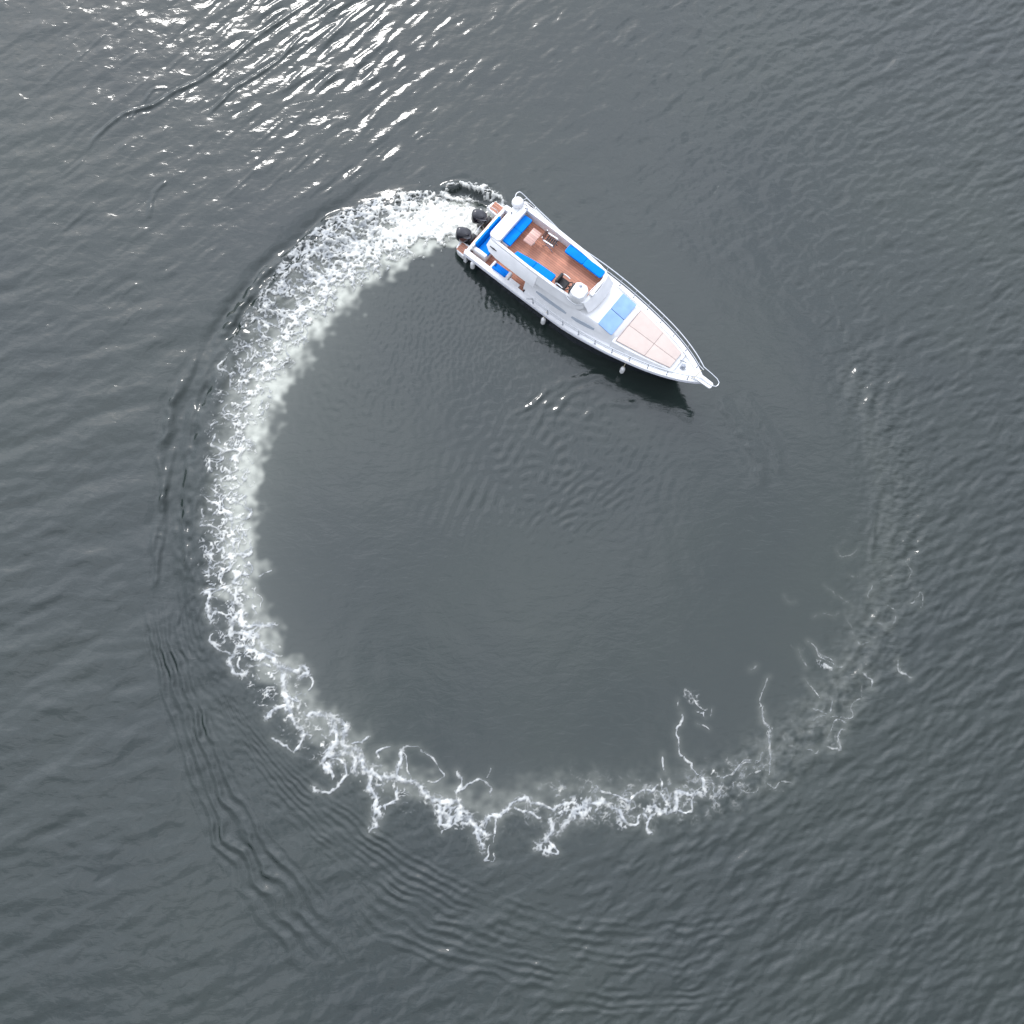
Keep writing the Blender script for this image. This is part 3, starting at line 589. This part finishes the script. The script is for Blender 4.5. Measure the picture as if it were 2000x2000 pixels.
keep=(FA_>.05); k2=keep.copy(); k2[1:]|=keep[:-1]; k2[:-1]|=keep[1:]; k3=k2.copy(); k3[:,1:]|=k2[:,:-1]; k3[:,:-1]|=k2[:,1:]
kq=k3[:-1,:-1]&k3[1:,:-1]&k3[:-1,1:]&k3[1:,1:]
hs=FH_+FF_+.006
foam=grid_mesh('wake_foam',gx,gy,hs,{'cover':FA_,'thick':FT_},foam_material(),kq)
tag(foam,'white churned foam curling round in a long arc behind the boat','foam',kind='stuff')
print('foam faces',len(foam.data.polygons))
# ---------------------------------------------------------------- boat
M={}
M['white']=mat('white_gelcoat',(.80,.805,.81),.28,vary=(.07,2.2),coat=.3)
M['white_in']=mat('off_white_gelcoat',(.80,.805,.81),.45,vary=(.05,2))
M['navy']=mat('navy_hull_paint',(.012,.016,.030),.2,coat=.4)
M['teak']=mat('teak_deck',(.47,.205,.13),.6,vary=(.22,1.8),stripes=('Y',.085),bump=(.2,30))
M['table']=mat('pale_teak_table',(.56,.34,.29),.5,vary=(.10,6),stripes=('Y',.09))
M['blue']=mat('blue_vinyl',(.0,.21,.76),.6,ior=1.18,vary=(.12,3),bump=(.25,9))
M['pale_blue']=mat('pale_blue_cover',(.27,.43,.72),.7,ior=1.2,vary=(.10,3),bump=(.3,7))
M['pad']=mat('beige_deck_pad',(.57,.48,.435),.8,vary=(.04,4),bump=(.2,25))
M['seam']=mat('pad_seam',(.52,.455,.435),.8)
M['steel']=mat('stainless_steel',(.62,.64,.66),.28,metal=1)
M['grey']=mat('grey_metal',(.32,.34,.38),.4,metal=.6)
M['black']=mat('black_vinyl',(.012,.012,.014),.5)
M['cowl']=mat('black_cowling',(.010,.010,.016),.16,coat=.6)
M['glass']=mat('tinted_glass',(.42,.47,.53),.15,ior=1.5)
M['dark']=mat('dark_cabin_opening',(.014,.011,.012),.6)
M['rubber']=mat('grey_rub_rail',(.46,.47,.52),.6)
M['fender']=mat('white_fender_vinyl',(.78,.78,.77),.35,vary=(.06,8))
M['rope']=mat('tan_rope',(.62,.55,.38),.9)
HEAD=rad(-39); BO=Vector((-1.15,11.09,0))
boat=bpy.data.objects.new('motor_yacht',None); scene.collection.objects.link(boat)
boat.location=BO; boat.rotation_euler=(0,0,HEAD)
tag(boat,'white motor yacht with blue cushions, teak decks and two black outboards turning on grey water','motor yacht')
def itp(x,T):
    return float(np.interp(x,[a for a,_ in T],[b for _,b in T]))
BT=[(-.3,1.28),(0,1.31),(1,1.34),(2,1.37),(3,1.39),(4,1.41),(5,1.42),(6,1.35),(7,1.22),(8,1.03),(8.6,.89),(9.2,.70),(9.7,.50),(10.1,.30),(10.3,.17),(10.44,.06)]
_sx=np.linspace(-.3,10.44,80)
_b=np.array([itp(x,BT) for x in _sx]); 
for _ in range(4): _b[1:-1]=(_b[:-2]+2*_b[1:-1]+_b[2:])/4
def bb(x): return float(np.interp(x,_sx,_b))
def zg(x): return itp(x,[(-.3,.74),(1,.82),(3,.92),(5,1.02),(7,1.18),(9,1.40),(10.5,1.56)])
def hull_sec(x,b,zt,inner=None):
    k=max(0,(x-5.5)/4.94); k=min(k,1); rk=1.15*k**2.2; fl=.90-.36*k
    sec=[]
    for (f,z,dx) in ((0,-.45*(1-k**3)-.02,1.),(fl*.97,-.12+.12*k,.85),(fl,.02+.12*k,.75),(fl+(1-fl)*.45,zt*.55,.45),(fl+(1-fl)*.84,zt-.24,.16)):
        sec.append((x-rk*dx,b*f,z))
    return sec,(x-rk*.14,b*(fl+(1-fl)*.87),zt-.235),(x,b,zt)
bm=BM(); st=list(np.linspace(.30,9.6,36))+list(np.linspace(9.7,10.42,10))
S1=[];S2=[]
for x in st:
    s,mid,top=hull_sec(x,bb(x),zg(x)); full=s+[mid]
    S1.append([(a,-b,c) for a,b,c in full[::-1]]+full[1:])
loft(bm,S1,close=False,caps=False)
bm.faces.new([v for v in bm.verts if abs(v.co.x-.30)<1e-4 ][::1]) if False else None
obj('hull',bm,M['navy'],boat,smooth=50)
# white topside band with its chamfer
bm=BM(); secs=[]
for sgn in (1,-1):
    A=[]
    for x in st:
        s,mid,top=hull_sec(x,bb(x),zg(x)); b=bb(x)
        A.append([(mid[0],sgn*mid[1],mid[2]),(top[0]-.01,sgn*(b-.012),top[2]-.09),(top[0],sgn*b,top[2]-.04),(top[0],sgn*(b-.02),top[2]),(top[0]-.05,sgn*max(b-.17,0.005),top[2]),(top[0]-.05,sgn*max(b-.18,0.004),top[2]-.10)])
    loft(bm,A,close=False,caps=False)
gun=obj('gunwale',bm,M['white'],boat,smooth=40)
for sgn in (1,-1):
    bm=BM(); tube(bm,[(x+.0,sgn*(bb(x)+.005),zg(x)-.085) for x in st],.028,8); rr=obj('rub_rail',bm,M['rubber'],boat)
# transom and motor well
bm=BM(); box(bm,.27,.40,-1.28,1.28,-.3,.74,.03); obj('transom',bm,M['white_in'],boat)
# swim platforms either side of the motors
for sgn in (1,-1):
    bm=BM(); x0=-.32 if sgn>0 else -.22
    prism(bm,[(x0,sgn*.86),(x0+.06,sgn*1.18),(x0+.2,sgn*1.29),(.30,sgn*1.32),(.30,sgn*.80)],.22,.50,.04,3)
    pf=obj('swim_platform',bm,M['white'],boat)
    for k in range(4):
        y=.90+k*.092; bm=BM(); box(bm,x0+.12,.27,min(sgn*y,sgn*(y+.08)),max(sgn*y,sgn*(y+.08)),.50,.522,.005,1); obj('teak_slat',bm,M['teak'],pf)
    # side passage from platform to cockpit
    bm=BM(); box(bm,.41,1.02,min(sgn*.93,sgn*1.16),max(sgn*.93,sgn*1.16),.44,.50,.01,1); obj('side_step',bm,M['teak'],boat)
# port ladder frame on the platform
bm=BM(); tube(bm,catmull([(-.2,.84,.50),(-.22,.83,.78),(-.02,.84,.82),(.2,.86,.80),(.24,.86,.50)],5),.016); obj('boarding_handle',bm,M['steel'],boat)
# cockpit floor, bulwarks
bm=BM(); poly=[(x,-(bb(x)-.18)) for x in np.linspace(.4,3.05,8)]+[(x,(bb(x)-.18)) for x in np.linspace(3.05,.4,8)]
prism(bm,poly,.30,.36,0); obj('cockpit_floor',bm,M['teak'],boat)
for sgn in (1,-1):
    bm=BM(); A=[]
    for x in np.linspace(.32,3.02,12):
        b=bb(x); A.append([(x,sgn*(b-.17),zg(x)-.004),(x,sgn*(b-.215),zg(x)-.004),(x,sgn*(b-.24),.36),(x,sgn*(b-.17),.36)])
    loft(bm,A); obj('bulwark',bm,M['white_in'],boat)
# main deck forward of the cockpit
bm=BM(); xs_=np.r_[np.linspace(3.0,9.6,26),np.linspace(9.7,10.40,6)]
A=[[(x,-(bb(x)-.172),zg(x)-.07),(x,-(bb(x)-.172)*.4,zg(x)-.045),(x,(bb(x)-.172)*.4,zg(x)-.045),(x,(bb(x)-.172),zg(x)-.07)] for x in xs_ if bb(x)>.19]
loft(bm,A,close=False,caps=False); dk=obj('side_deck',bm,M['white_in'],boat,smooth=30)
bm=BM(); prism(bm,[(3.0,-1.16),(3.06,-1.16),(3.06,1.16),(3.0,1.16)],.34,.86,.0); obj('cockpit_bulkhead',bm,M['dark'],boat)
# transom seat
bench=BM(); prism(bench,rbox(.46,1.06,-.98,.70,.06),.36,.66,.03); bench=obj('transom_seat',bench,M['white'],boat)
for y0,y1 in ((-.83,-.03),(-.015,.64)):
    bm=BM(); box(bm,.62,1.07,y0,y1,.66,.80,.035,3); obj('seat_cushion',bm,M['blue'],bench)
    bm=BM(); prism(bm,[(.50,y0),(.60,y0),(.60,y1),(.50,y1)],.70,1.04,.03,3,top=[(.44,y0),(.53,y0),(.53,y1),(.44,y1)]); obj('seat_back',bm,M['blue'],bench)
bm=BM(); box(bm,.40,.49,-.98,.70,.62,1.02,.03,3); obj('seat_coaming',bm,M['white'],bench)
bm=BM(); box(bm,.50,1.08,-.99,-.84,.60,.90,.04,3); obj('seat_arm',bm,M['white'],bench)
bm=BM(); box(bm,.24,.40,-.80,.80,.62,.70,.02); obj('transom_shelf',bm,M['teak'],boat)
# side seats in the cockpit
for sgn in (-1,1):
    f=lambda a,b:(min(sgn*a,sgn*b),max(sgn*a,sgn*b))
    bm=BM(); box(bm,1.46,2.26,*f(.80,1.15),.36,.64,.03); ss=obj('side_seat',bm,M['white'],boat)
    bm=BM(); box(bm,1.52,2.14,*f(.81,1.06),.64,.77,.04,3); obj('seat_cushion',bm,M['blue'],ss)
    bm=BM(); box(bm,1.52,2.14,*f(1.06,1.15),.66,.96,.04,3); obj('seat_back',bm,M['blue'],ss)
    bm=BM(); box(bm,1.42,1.52,*f(.82,1.14),.60,.86,.03,3); obj('seat_arm',bm,M['white'],ss)
    bm=BM(); box(bm,2.14,2.28,*f(.82,1.17),.60,.90,.04,3); obj('seat_arm',bm,M['white'],ss)
    bm=BM(); box(bm,2.30,2.78,*f(1.0,1.17),.36,.86,.03,3); obj('coaming_locker',bm,M['white_in'],boat)
# deck house
def house(x): return itp(x,[(2.95,1.06),(4,1.13),(5.4,1.10),(6.0,1.02),(6.9,.86)])
bm=BM(); A=[]
for x,zt in ((2.95,1.9),(3.6,1.9),(4.4,1.9),(5.3,1.88),(5.5,1.86),(6.05,1.78),(6.1,1.77),(6.84,1.62),(6.98,1.50)):
    h=house(x); z0=zg(x)-.1
    A.append([(x,-h,z0),(x,-(h-.07),z0+.35),(x,-(h-.19),zt-.06),(x,-(h-.25),zt),(x,h-.25,zt),(x,h-.19,zt-.06),(x,h-.07,z0+.35),(x,h,z0)])
loft(bm,A); hs_=obj('deck_house',bm,M['white'],boat,smooth=40)
for sgn in (-1,1):
    for x0,x1 in ((3.5,4.9),(5.15,6.1)):
        bm=BM(); A=[]
        for x in np.linspace(x0,x1,5):
            h=house(x); e=.0 if x0<x<x1-.01 else .04
            A.append([(x,sgn*(h-.062),zg(x)+.28+e),(x,sgn*(h-.105),zg(x)+.44-e),(x,sgn*(h-.14),zg(x)+.44-e),(x,sgn*(h-.10),zg(x)+.28+e)])
        loft(bm,A); obj('side_window',bm,M['glass'],hs_)
bm=BM(); box(bm,2.90,2.96,-.9,.9,.9,1.88,0); obj('cabin_doorway',bm,M['dark'],hs_)
# pale blue covers over the front windows
def roofz(x): return itp(x,[(5.5,1.86),(6.05,1.78),(6.84,1.62),(6.98,1.5)])
for y0,y1,lb in ((-.775,-.01,None),(.01,.775,None)):
    bm=BM(); o_=rbox(6.13,6.77,y0,y1,.045,3)
    b=bmesh.new(); v=[b.verts.new((x,y,roofz(x)+.004)) for x,y in o_]; w=[b.verts.new((x,y,roofz(x)+.045)) for x,y in o_]; n=len(o_)
    b.faces.new(w); b.faces.new(v[::-1])
    for i in range(n): b.faces.new((v[i],v[(i+1)%n],w[(i+1)%n],w[i]))
    bev(b,[e for e in b.edges if all(q.co.z>roofz(q.co.x)+.03 for q in e.verts)],.014,2); merge(bm,b)
    obj('window_cover',bm,M['pale_blue'],boat)
bm=BM(); tube(bm,[(6.14,0,roofz(6.14)+.014),(6.76,0,roofz(6.76)+.014)],.012,6); obj('cover_seam',bm,M['navy'],boat)
# foredeck trunk and its four pads
def trk(x): return itp(x,[(6.9,.90),(7.5,.82),(8.3,.66),(9.0,.50),(9.32,.42)])
bm=BM(); A=[]
for x in np.linspace(6.9,9.32,9):
    t=trk(x); z0=zg(x)-.07; zt=itp(x,[(6.9,1.50),(9.32,1.52)])
    if x>9.3: zt-=.05
    A.append([(x,-t-.04,z0),(x,-t,zt-.03),(x,-t+.03,zt),(x,t-.03,zt),(x,t,zt-.03),(x,t+.04,z0)])
loft(bm,A); obj('foredeck_trunk',bm,M['white'],boat,smooth=40)
def padw(x): return itp(x,[(6.9,.80),(8.3,.575),(9.2,.36)])
for x0,x1 in ((7.02,8.165),(8.178,9.17)):
    for sgn in (-1,1):
        bm=BM(); P_=[(x0,sgn*.007),(x1,sgn*.007),(x1,sgn*padw(x1)),((x0+x1)/2,sgn*padw((x0+x1)/2)),(x0,sgn*padw(x0))]
        if sgn<0: P_=P_[::-1]
        prism(bm,P_,1.51,1.575,.018,3); obj('deck_pad',bm,M['pad'],boat)
bm=BM(); box(bm,6.985,7.0,-.8,.8,1.50,1.56,.003,1); box(bm,7.0,9.15,-.005,.005,1.50,1.555,0); box(bm,8.166,8.176,-.58,.58,1.50,1.555,0); obj('pad_piping',bm,M['seam'],boat)
# flybridge
FZ=1.92
def fw(x): return itp(x,[(1.2,.88),(1.5,.95),(3,.97),(4.2,.95),(5.0,.88),(5.5,.80)])
def ring(o,i,z0,z1,m,name,par,bw=.02):
    bm=BM(); n=len(o); A=[bm.verts.new((*p,z0)) for p in o];B=[bm.verts.new((*p,z1)) for p in o];C=[bm.verts.new((*p,z1)) for p in i];D_=[bm.verts.new((*p,z0)) for p in i]
    for k in range(n):
        q=(k+1)%n
        for a,b in ((A,B),(B,C),(C,D_),(D_,A)): bm.faces.new((a[k],a[q],b[q],b[k]))
    return bm
outer=[(x,-fw(x)) for x in np.linspace(1.34,5.30,14)]+[(5.44,-.72),(5.48,-.60),(5.48,.60),(5.44,.72)]+[(x,fw(x)) for x in np.linspace(5.30,1.34,14)]+[(1.22,.80),(1.18,.66),(1.18,-.66),(1.22,-.80)]
inner=[(x,-(fw(x)-.10)) for x in np.linspace(1.60,5.22,14)]+[(5.30,-.60),(5.36,-.5),(5.36,.5),(5.30,.60)]+[(x,(fw(x)-.16)) for x in np.linspace(5.22,1.60,14)]+[(1.60,.6),(1.60,.5),(1.60,-.5),(1.60,-.6)]
bm=BM(); prism(bm,outer,FZ-.12,FZ,.02); fly=obj('flybridge',bm,M['white'],boat); fly.location=(-.07,0,.10)
bm=BM(); prism(bm,inner,FZ-.01,FZ+.012,0); obj('flybridge_floor',bm,M['teak'],fly)
def zc(x): return itp(x,[(1.2,2.44),(2.2,2.40),(4.2,2.34),(5.2,2.28),(5.5,2.26)])
bm=BM(); n=len(outer)
A=[];B=[];C=[];D_=[];E_=[]
for (xo,yo),(xi,yi) in zip(outer,inner):
    A.append(bm.verts.new((xo,yo*1.13,FZ+.0))); B.append(bm.verts.new((xo-.0,yo,zc(xo)-.03))); E_.append(bm.verts.new((xo*.9+xi*.1,yo*.9+yi*.1,zc(xo)))); C.append(bm.verts.new((xi,yi,zc(xo)))); D_.append(bm.verts.new((xi,yi,FZ)))
for k in range(n):
    q=(k+1)%n
    for a,b in ((A,B),(B,E_),(E_,C),(C,D_)): bm.faces.new((a[k],a[q],b[q],b[k]))
obj('coaming',bm,M['white'],fly,smooth=40)
# raised block aft of the seat
bm=BM(); prism(bm,rbox(1.16,1.64,-.88,.84,.14,5),2.30,2.50,.05,3); obj('aft_roll_bar',bm,M['white'],fly)
bm=BM(); box(bm,1.40,1.415,-.80,.76,2.498,2.506,0); box(bm,1.2,1.6,-.70,-.69,2.498,2.505,0); obj('roll_bar_seam',bm,M['rubber'],fly)
# side wings sweeping down aft
for sgn in (-1,1):
    bm=BM(); pts=[(1.28,.95,2.36,1.13,2.22),(1.46,.965,2.38,1.22,2.08),(1.80,.975,2.38,1.24,1.98),(2.2,.98,2.36,1.22,1.90),(2.8,.98,2.32,1.19,1.80),(3.5,.97,2.28,1.15,1.70)]
    A=[]
    for x,y1,z1,y2,z2 in pts: A.append([(x,sgn*y1,z1),(x,sgn*(y1+.03),z1-.02),(x,sgn*(y2+.02),z2),(x,sgn*(y2-.03),z2)])
    loft(bm,A); wing=obj('side_wing',bm,M['white'],fly,smooth=40)
    bm=BM(); 
    def on(x,f):
        y1=itp(x,[(p[0],p[1]) for p in pts]);z1=itp(x,[(p[0],p[2]) for p in pts]);y2=itp(x,[(p[0],p[3]) for p in pts]);z2=itp(x,[(p[0],p[4]) for p in pts]); return (x,sgn*(y1+.03+(y2-y1-.01)*f+.006),z1-.02+(z2-z1)*f+.01)
    tube(bm,[on(1.42,.50),on(1.60,.44),on(1.72,.41)],[.016,.028,.012],8); obj('air_slot',bm,M['black'],wing)
# benches
def cushion(parent,poly,z0,z1,m=M['blue'],name='bench_cushion'):
    bm=BM(); prism(bm,poly,z0,z1,.035,3); return obj(name,bm,m,parent)
bm=BM(); box(bm,1.62,1.86,-.68,.66,FZ,2.20,.02); ab=obj('aft_bench',bm,M['white_in'],fly)
cushion(ab,rbox(1.64,1.99,-.66,.00,.03,2),2.20,2.31); cushion(ab,rbox(1.64,1.99,.005,.66,.03,2),2.20,2.31)
bm=BM(); prism(bm,[(2.44,-.86),(2.44,-.76),(3.92,-.70),(3.92,-.86)],FZ,2.20,.02); sb=obj('starboard_bench',bm,M['white_in'],fly)
cushion(sb,[(2.30,-.84),(2.32,-.66),(3.15,-.54),(3.15,-.86)],2.20,2.32); cushion(sb,[(3.155,-.86),(3.155,-.54),(3.97,-.51),(4.0,-.55),(4.0,-.84)],2.20,2.32)
bm=BM(); box(bm,3.74,5.20,.60,.80,FZ,2.20,.02); pb=obj('port_bench',bm,M['white_in'],fly)
cushion(pb,rbox(3.64,4.46,.44,.79,.05,3),2.20,2.31); cushion(pb,rbox(4.465,5.30,.44,.76,.07,3),2.20,2.31)
# table
bm=BM(); box(bm,2.22,2.60,-.20,.44,2.30,2.345,.012); tb=obj('table',bm,M['table'],fly)
bm=BM(); lathe(bm,[(.13,FZ+.01),(.12,FZ+.03),(.035,FZ+.05),(.035,2.29),(.1,2.30)],(2.41,.12,0)); obj('table_leg',bm,M['steel'],tb)
# helm
bm=BM(); prism(bm,[(4.74,-.38),(4.90,-.24),(5.2,-.22),(5.36,-.36),(5.38,-.70),(5.28,-.88),(5.0,-.92),(4.78,-.84)],FZ,2.62,.06,3,top=[(4.78,-.40),(4.92,-.28),(5.18,-.26),(5.33,-.38),(5.35,-.69),(5.26,-.85),(5.02,-.89),(4.82,-.81)]); hc=obj('helm_console',bm,M['white'],fly)
bm=BM(); box(bm,4.74,4.80,-.80,-.44,2.25,2.60,.02); obj('instrument_panel',bm,M['black'],hc)
for y in (-.72,-.52):
    bm=BM(); lathe(bm,[(.05,0),(.055,.01),(.05,.02)],(4.735,y,2.50),16,M=Matrix.Rotation(rad(-90),3,'Y')); obj('gauge',bm,M['steel'],hc)
bm=BM(); Mx=Matrix.Rotation(rad(-50),3,'Y'); tube(bm,[Vector((4.62,-.62,2.42))+Mx@Vector((.19*math.cos(t),.19*math.sin(t),0)) for t in np.linspace(0,2*math.pi,24,endpoint=False)],.018,6,closed=True)
for t in (0,2.1,4.2): tube(bm,[Vector((4.62,-.62,2.42)),Vector((4.62,-.62,2.42))+Mx@Vector((.19*math.cos(t),.19*math.sin(t),0))],.014,6)
tube(bm,[(4.62,-.62,2.42),(4.76,-.62,2.34)],.025,6); obj('steering_wheel',bm,M['black'],hc)
bm=BM(); lathe(bm,[(.055,0),(.06,.02),(.04,.04)],(5.0,-.42,2.62),12); obj('compass',bm,M['grey'],hc)
bm=BM(); box(bm,4.22,4.56,-.80,-.42,2.22,2.34,.04,3); ch=obj('helm_seat',bm,M['black'],fly)
bm=BM(); box(bm,4.14,4.24,-.82,-.42,2.30,2.62,.04,3); obj('seat_back',bm,M['black'],ch)
for y in (-.83,-.37):
    bm=BM(); tube(bm,catmull([(4.2,y,2.28),(4.22,y,2.47),(4.36,y,2.50),(4.50,y,2.46)],4),.022); obj('armrest',bm,M['white'],ch)
bm=BM(); lathe(bm,[(.14,FZ+.01),(.13,FZ+.03),(.04,FZ+.05),(.04,2.22),(.1,2.22)],(4.38,-.61,0)); obj('seat_pedestal',bm,M['steel'],ch)
bm=BM(); tube(bm,catmull([(4.74,-.90,2.30),(4.95,-1.0,2.36),(5.25,-.99,2.36),(5.42,-.84,2.32)],6),.018); obj('grab_rail',bm,M['steel'],fly)
bm=BM(); tube(bm,catmull([(5.30,-.60,2.28),(5.34,-.2,2.36),(5.36,.25,2.30)],6),.014); obj('grab_rail',bm,M['steel'],fly)
bm=BM(); box(bm,5.36,5.52,-.34,-.16,2.24,2.36,.03,3); obj('horn',bm,M['white'],fly)
# low windscreen forward of the flybridge
bm=BM(); A=[]
for y in np.linspace(-.74,.74,9):
    x=5.52-.10*(abs(y)/.74)**2
    A.append([(x,y,2.26),(x+.012,y,2.26),(x+.30,y*1.03,1.90),(x+.288,y*1.03,1.90)])
loft(bm,A); obj('windscreen',bm,M['white'],fly)
# radar dome and port rail
bm=BM(); lathe(bm,[(.10,2.42),(.11,2.46),(.19,2.48),(.225,2.54),(.225,2.60),(.20,2.67),(.14,2.72),(.06,2.735),(.01,2.74)],(1.22,.74,0),28); obj('radar_dome',bm,M['white'],fly)
bm=BM(); tube(bm,catmull([(1.08,.72,2.36),(.92,1.02,2.38),(.92,1.18,2.38),(1.06,1.24,2.36),(1.8,1.20,2.2),(2.6,1.16,2.05),(3.3,1.10,1.85)],6),.02); obj('hand_rail',bm,M['steel'],fly)
bm=BM(); tube(bm,[(1.75,1.20,2.21),(1.75,.98,2.30)],.014); obj('rail_bracket',bm,M['steel'],fly); bm=BM(); tube(bm,[(1.22,.93,2.42),(1.30,1.23,2.33)],.014); obj('rail_bracket',bm,M['steel'],fly)
bm=BM(); lathe(bm,[(.035,0),(.035,.05),(.01,.09)],(1.28,.30,2.5),10); obj('nav_light',bm,M['grey'],fly)
bm=BM(); box(bm,1.52,1.62,.74,.86,2.43,2.50,.02); obj('cleat',bm,M['grey'],fly)
# bow rails
for sgn in (-1,1):
    X=list(np.linspace(3.35,9.9,24))+[10.15]
    top=[(x,sgn*(bb(x)-.05+.03),zg(x)+.02+.48*min(1,(x-3.3)/.35+.05)) for x in X]
    top+= [(10.5,sgn*.20,2.04),(10.78,sgn*.17,2.03),(10.92,sgn*.10,2.03),(10.95,0,2.03)]
    bm=BM(); tube(bm,top,.019,8); rl=obj('bow_rail',bm,M['steel'],boat)
    mid=[(x,sgn*(bb(x)-.06),zg(x)+.25) for x in np.linspace(3.6,9.95,24)]+[(10.2,sgn*.24,1.80)]
    bm=BM(); tube(bm,mid,.013,8); obj('mid_rail',bm,M['steel'],rl)
    for x in np.linspace(3.62,9.92,10):
        bm=BM(); tube(bm,[(x,sgn*(bb(x)-.09),zg(x)-.005),(x,sgn*(bb(x)-.02),zg(x)+.50)],.015,8); lathe(bm,[(.035,0),(.03,.012),(.015,.02)],(x,sgn*(bb(x)-.09),zg(x)),10); obj('stanchion',bm,M['grey'],rl)
# pulpit plank, windlass
bm=BM(); prism(bm,[(9.95,-.15),(10.74,-.13),(10.8,-.08),(10.8,.08),(10.74,.13),(9.95,.15)],1.545,1.625,.02,3); pp=obj('bow_plank',bm,M['white'],boat)
bm=BM(); box(bm,9.42,9.60,-.09,.09,1.38,1.50,.03,3); lathe(bm,[(.06,1.5),(.065,1.53),(.04,1.55),(.055,1.6)],(9.50,0,0),16); wl=obj('windlass',bm,M['grey'],boat)
bm=BM(); lathe(bm,[(.06,0),(.06,.03),(.03,.04),(.03,.08),(.055,.09),(.055,.12)],(9.50,.10,1.47),14,M=Matrix.Rotation(rad(90),3,'X')); obj('windlass_drum',bm,M['grey'],wl)
bm=BM(); tube(bm,[(9.6,0,1.46),(9.95,0,1.60),(10.4,0,1.635),(10.7,0,1.635)],.014,6); obj('anchor_chain',bm,M['grey'],boat)
bm=BM(); tube(bm,[(9.28,.14,1.50),(9.52,.22,1.46)],.018,6); obj('deck_cleat',bm,M['grey'],boat)
bm=BM(); tube(bm,catmull([(10.12,.26,1.60),(10.10,.06,1.64),(10.08,-.14,1.64),(10.04,-.28,1.60)],4),.014,6); obj('mooring_line',bm,M['rope'],boat)
# outboard motors, steered
def motor(y):
    a=rad(34); Rm=Matrix.Rotation(a,4,'Z'); T=Matrix.Translation((.05,y,0))
    def X(bm): bmesh.ops.transform(bm,matrix=T@Rm,verts=bm.verts); return bm
    bm=BM(); prism(bm,rbox(-.36,-.12,-.09,.09,.05,3),-.55,.62,.02); box(bm,-.48,-.02,-.02,.02,-.62,-.35,.01); box(bm,-.12,.10,-.12,.12,.30,.62,.03); m_=obj('outboard_motor',X(bm),M['cowl'],boat)
    bm=BM(); A=[]
    for z,sc in ((.54,.78),(.60,.93),(.74,1.),(.88,.97),(.97,.88),(1.03,.70),(1.05,.40)):
        o=[]
        for k in range(24):
            t=2*math.pi*k/24; cx,cy=math.cos(t),math.sin(t)
            px=-.26+(.33 if cx<0 else .29)*abs(cx)**.75*(1 if cx>0 else -1)*sc; py=.235*abs(cy)**.7*(1 if cy>0 else -1)*sc*(1-.16*cx)
            o.append((px-.04*(1-sc),py,z+.05*(-cx)*(1 if z>.9 else 0)))
        A.append(o)
    loft(bm,A); c=obj('cowling',X(bm),M['cowl'],m_,smooth=60)
    bm=BM(); tube(bm,catmull([(-.54,-.05,.93),(-.40,-.17,.96),(-.2,-.21,.90),(.0,-.16,.86)],5),.010,6); obj('cowling_trim',X(bm),M['grey'],m_)
    bm=BM(); lathe(bm,[(.05,-.06),(.06,0),(.04,.08)],(-.50,0,-.45),10,M=Matrix.Rotation(rad(90),3,'Y'))
    for k in range(3):
        t=2.09*k; box(bm,-.53,-.50,min(0,.17*math.cos(t))-.03,max(0,.17*math.cos(t))+.03,-.45+min(0,.17*math.sin(t))-.03,-.45+max(0,.17*math.sin(t))+.03,.01,1)
    obj('propeller',X(bm),M['steel'],m_)
    bm=BM(); box(bm,-.02,.14,-.17,.17,.25,.70,.03); bmesh.ops.transform(bm,matrix=T,verts=bm.verts); obj('motor_bracket',bm,M['black'],m_)
    tag(m_,None)
motor(.39); motor(-.56)
bm=BM(); tube(bm,[(.10,-.45,.66),(.06,.0,.68),(.10,.45,.66)],.018,6); obj('tie_bar',bm,M['steel'],boat)
# ---------------------------------------------------------------- loose things on board
Bm=Matrix.Translation(BO)@Matrix.Rotation(HEAD,4,'Z')
fr=bpy.data.objects.new('folding_chair',None); scene.collection.objects.link(fr); fr.matrix_world=Bm@Matrix.Translation((2.95,.44,FZ+.112))@Matrix.Rotation(rad(4),4,'Z')
tag(fr,'folding chair with silver frame and black straps on the flybridge floor beside the table','folding chair')
for y in (-.17,.17):
    bm=BM(); tube(bm,catmull([(-.24,y,.0),(.0,y,.24),(.22,y,.40)],3),.017,6); tube(bm,[(.22,y,.0),(-.0,y,.22),(-.24,y,.44),(-.30,y,.60)],.017,6); obj('chair_frame',bm,M['steel'],fr)
    bm=BM(); box(bm,-.24,.18,y-.025,y+.025,.44,.465,.008); obj('armrest',bm,M['white'],fr)
for k in range(5):
    x=-.16+k*.085; bm=BM(); box(bm,x-.026,x+.026,-.16,.16,.325+.012*abs(k-2),.34+.012*abs(k-2),.004,1); obj('seat_strap',bm,M['black'],fr)
for k in range(3):
    z=.42+k*.065; bm=BM(); box(bm,-.265-.03*k,-.245-.03*k,-.16,.16,z,z+.05,.004,1); obj('back_strap',bm,M['black'],fr)
def fender(x,lab):
    b=bb(x)+.02; z=zg(x)
    e=bpy.data.objects.new('fender',None); scene.collection.objects.link(e); e.matrix_world=Bm@Matrix.Translation((x,-b,.12))
    tag(e,lab,'fender','white fenders hung along the starboard side')
    bm=BM(); lathe(bm,[(.02,.08),(.06,.10),(.085,.15),(.09,.22),(.09,.46),(.08,.51),(.05,.55),(.025,.57),(.025,.61)],(0,0,0),20); obj('fender_body',bm,M['fender'],e)
    bm=BM(); tube(bm,[(0,0,.60),(0,.06,z-.16),(.0,.12,z-.10),(0,.22,z-.09)],.010,6); obj('fender_rope',bm,M['rope'],e)
fender(.78,'small white fender hanging nearest the stern, close to the churning foam')
fender(4.25,'white fender hanging at the middle of the boat side, below the flybridge helm')
fender(7.75,'white fender hanging under the foredeck pads, the one nearest the bow')
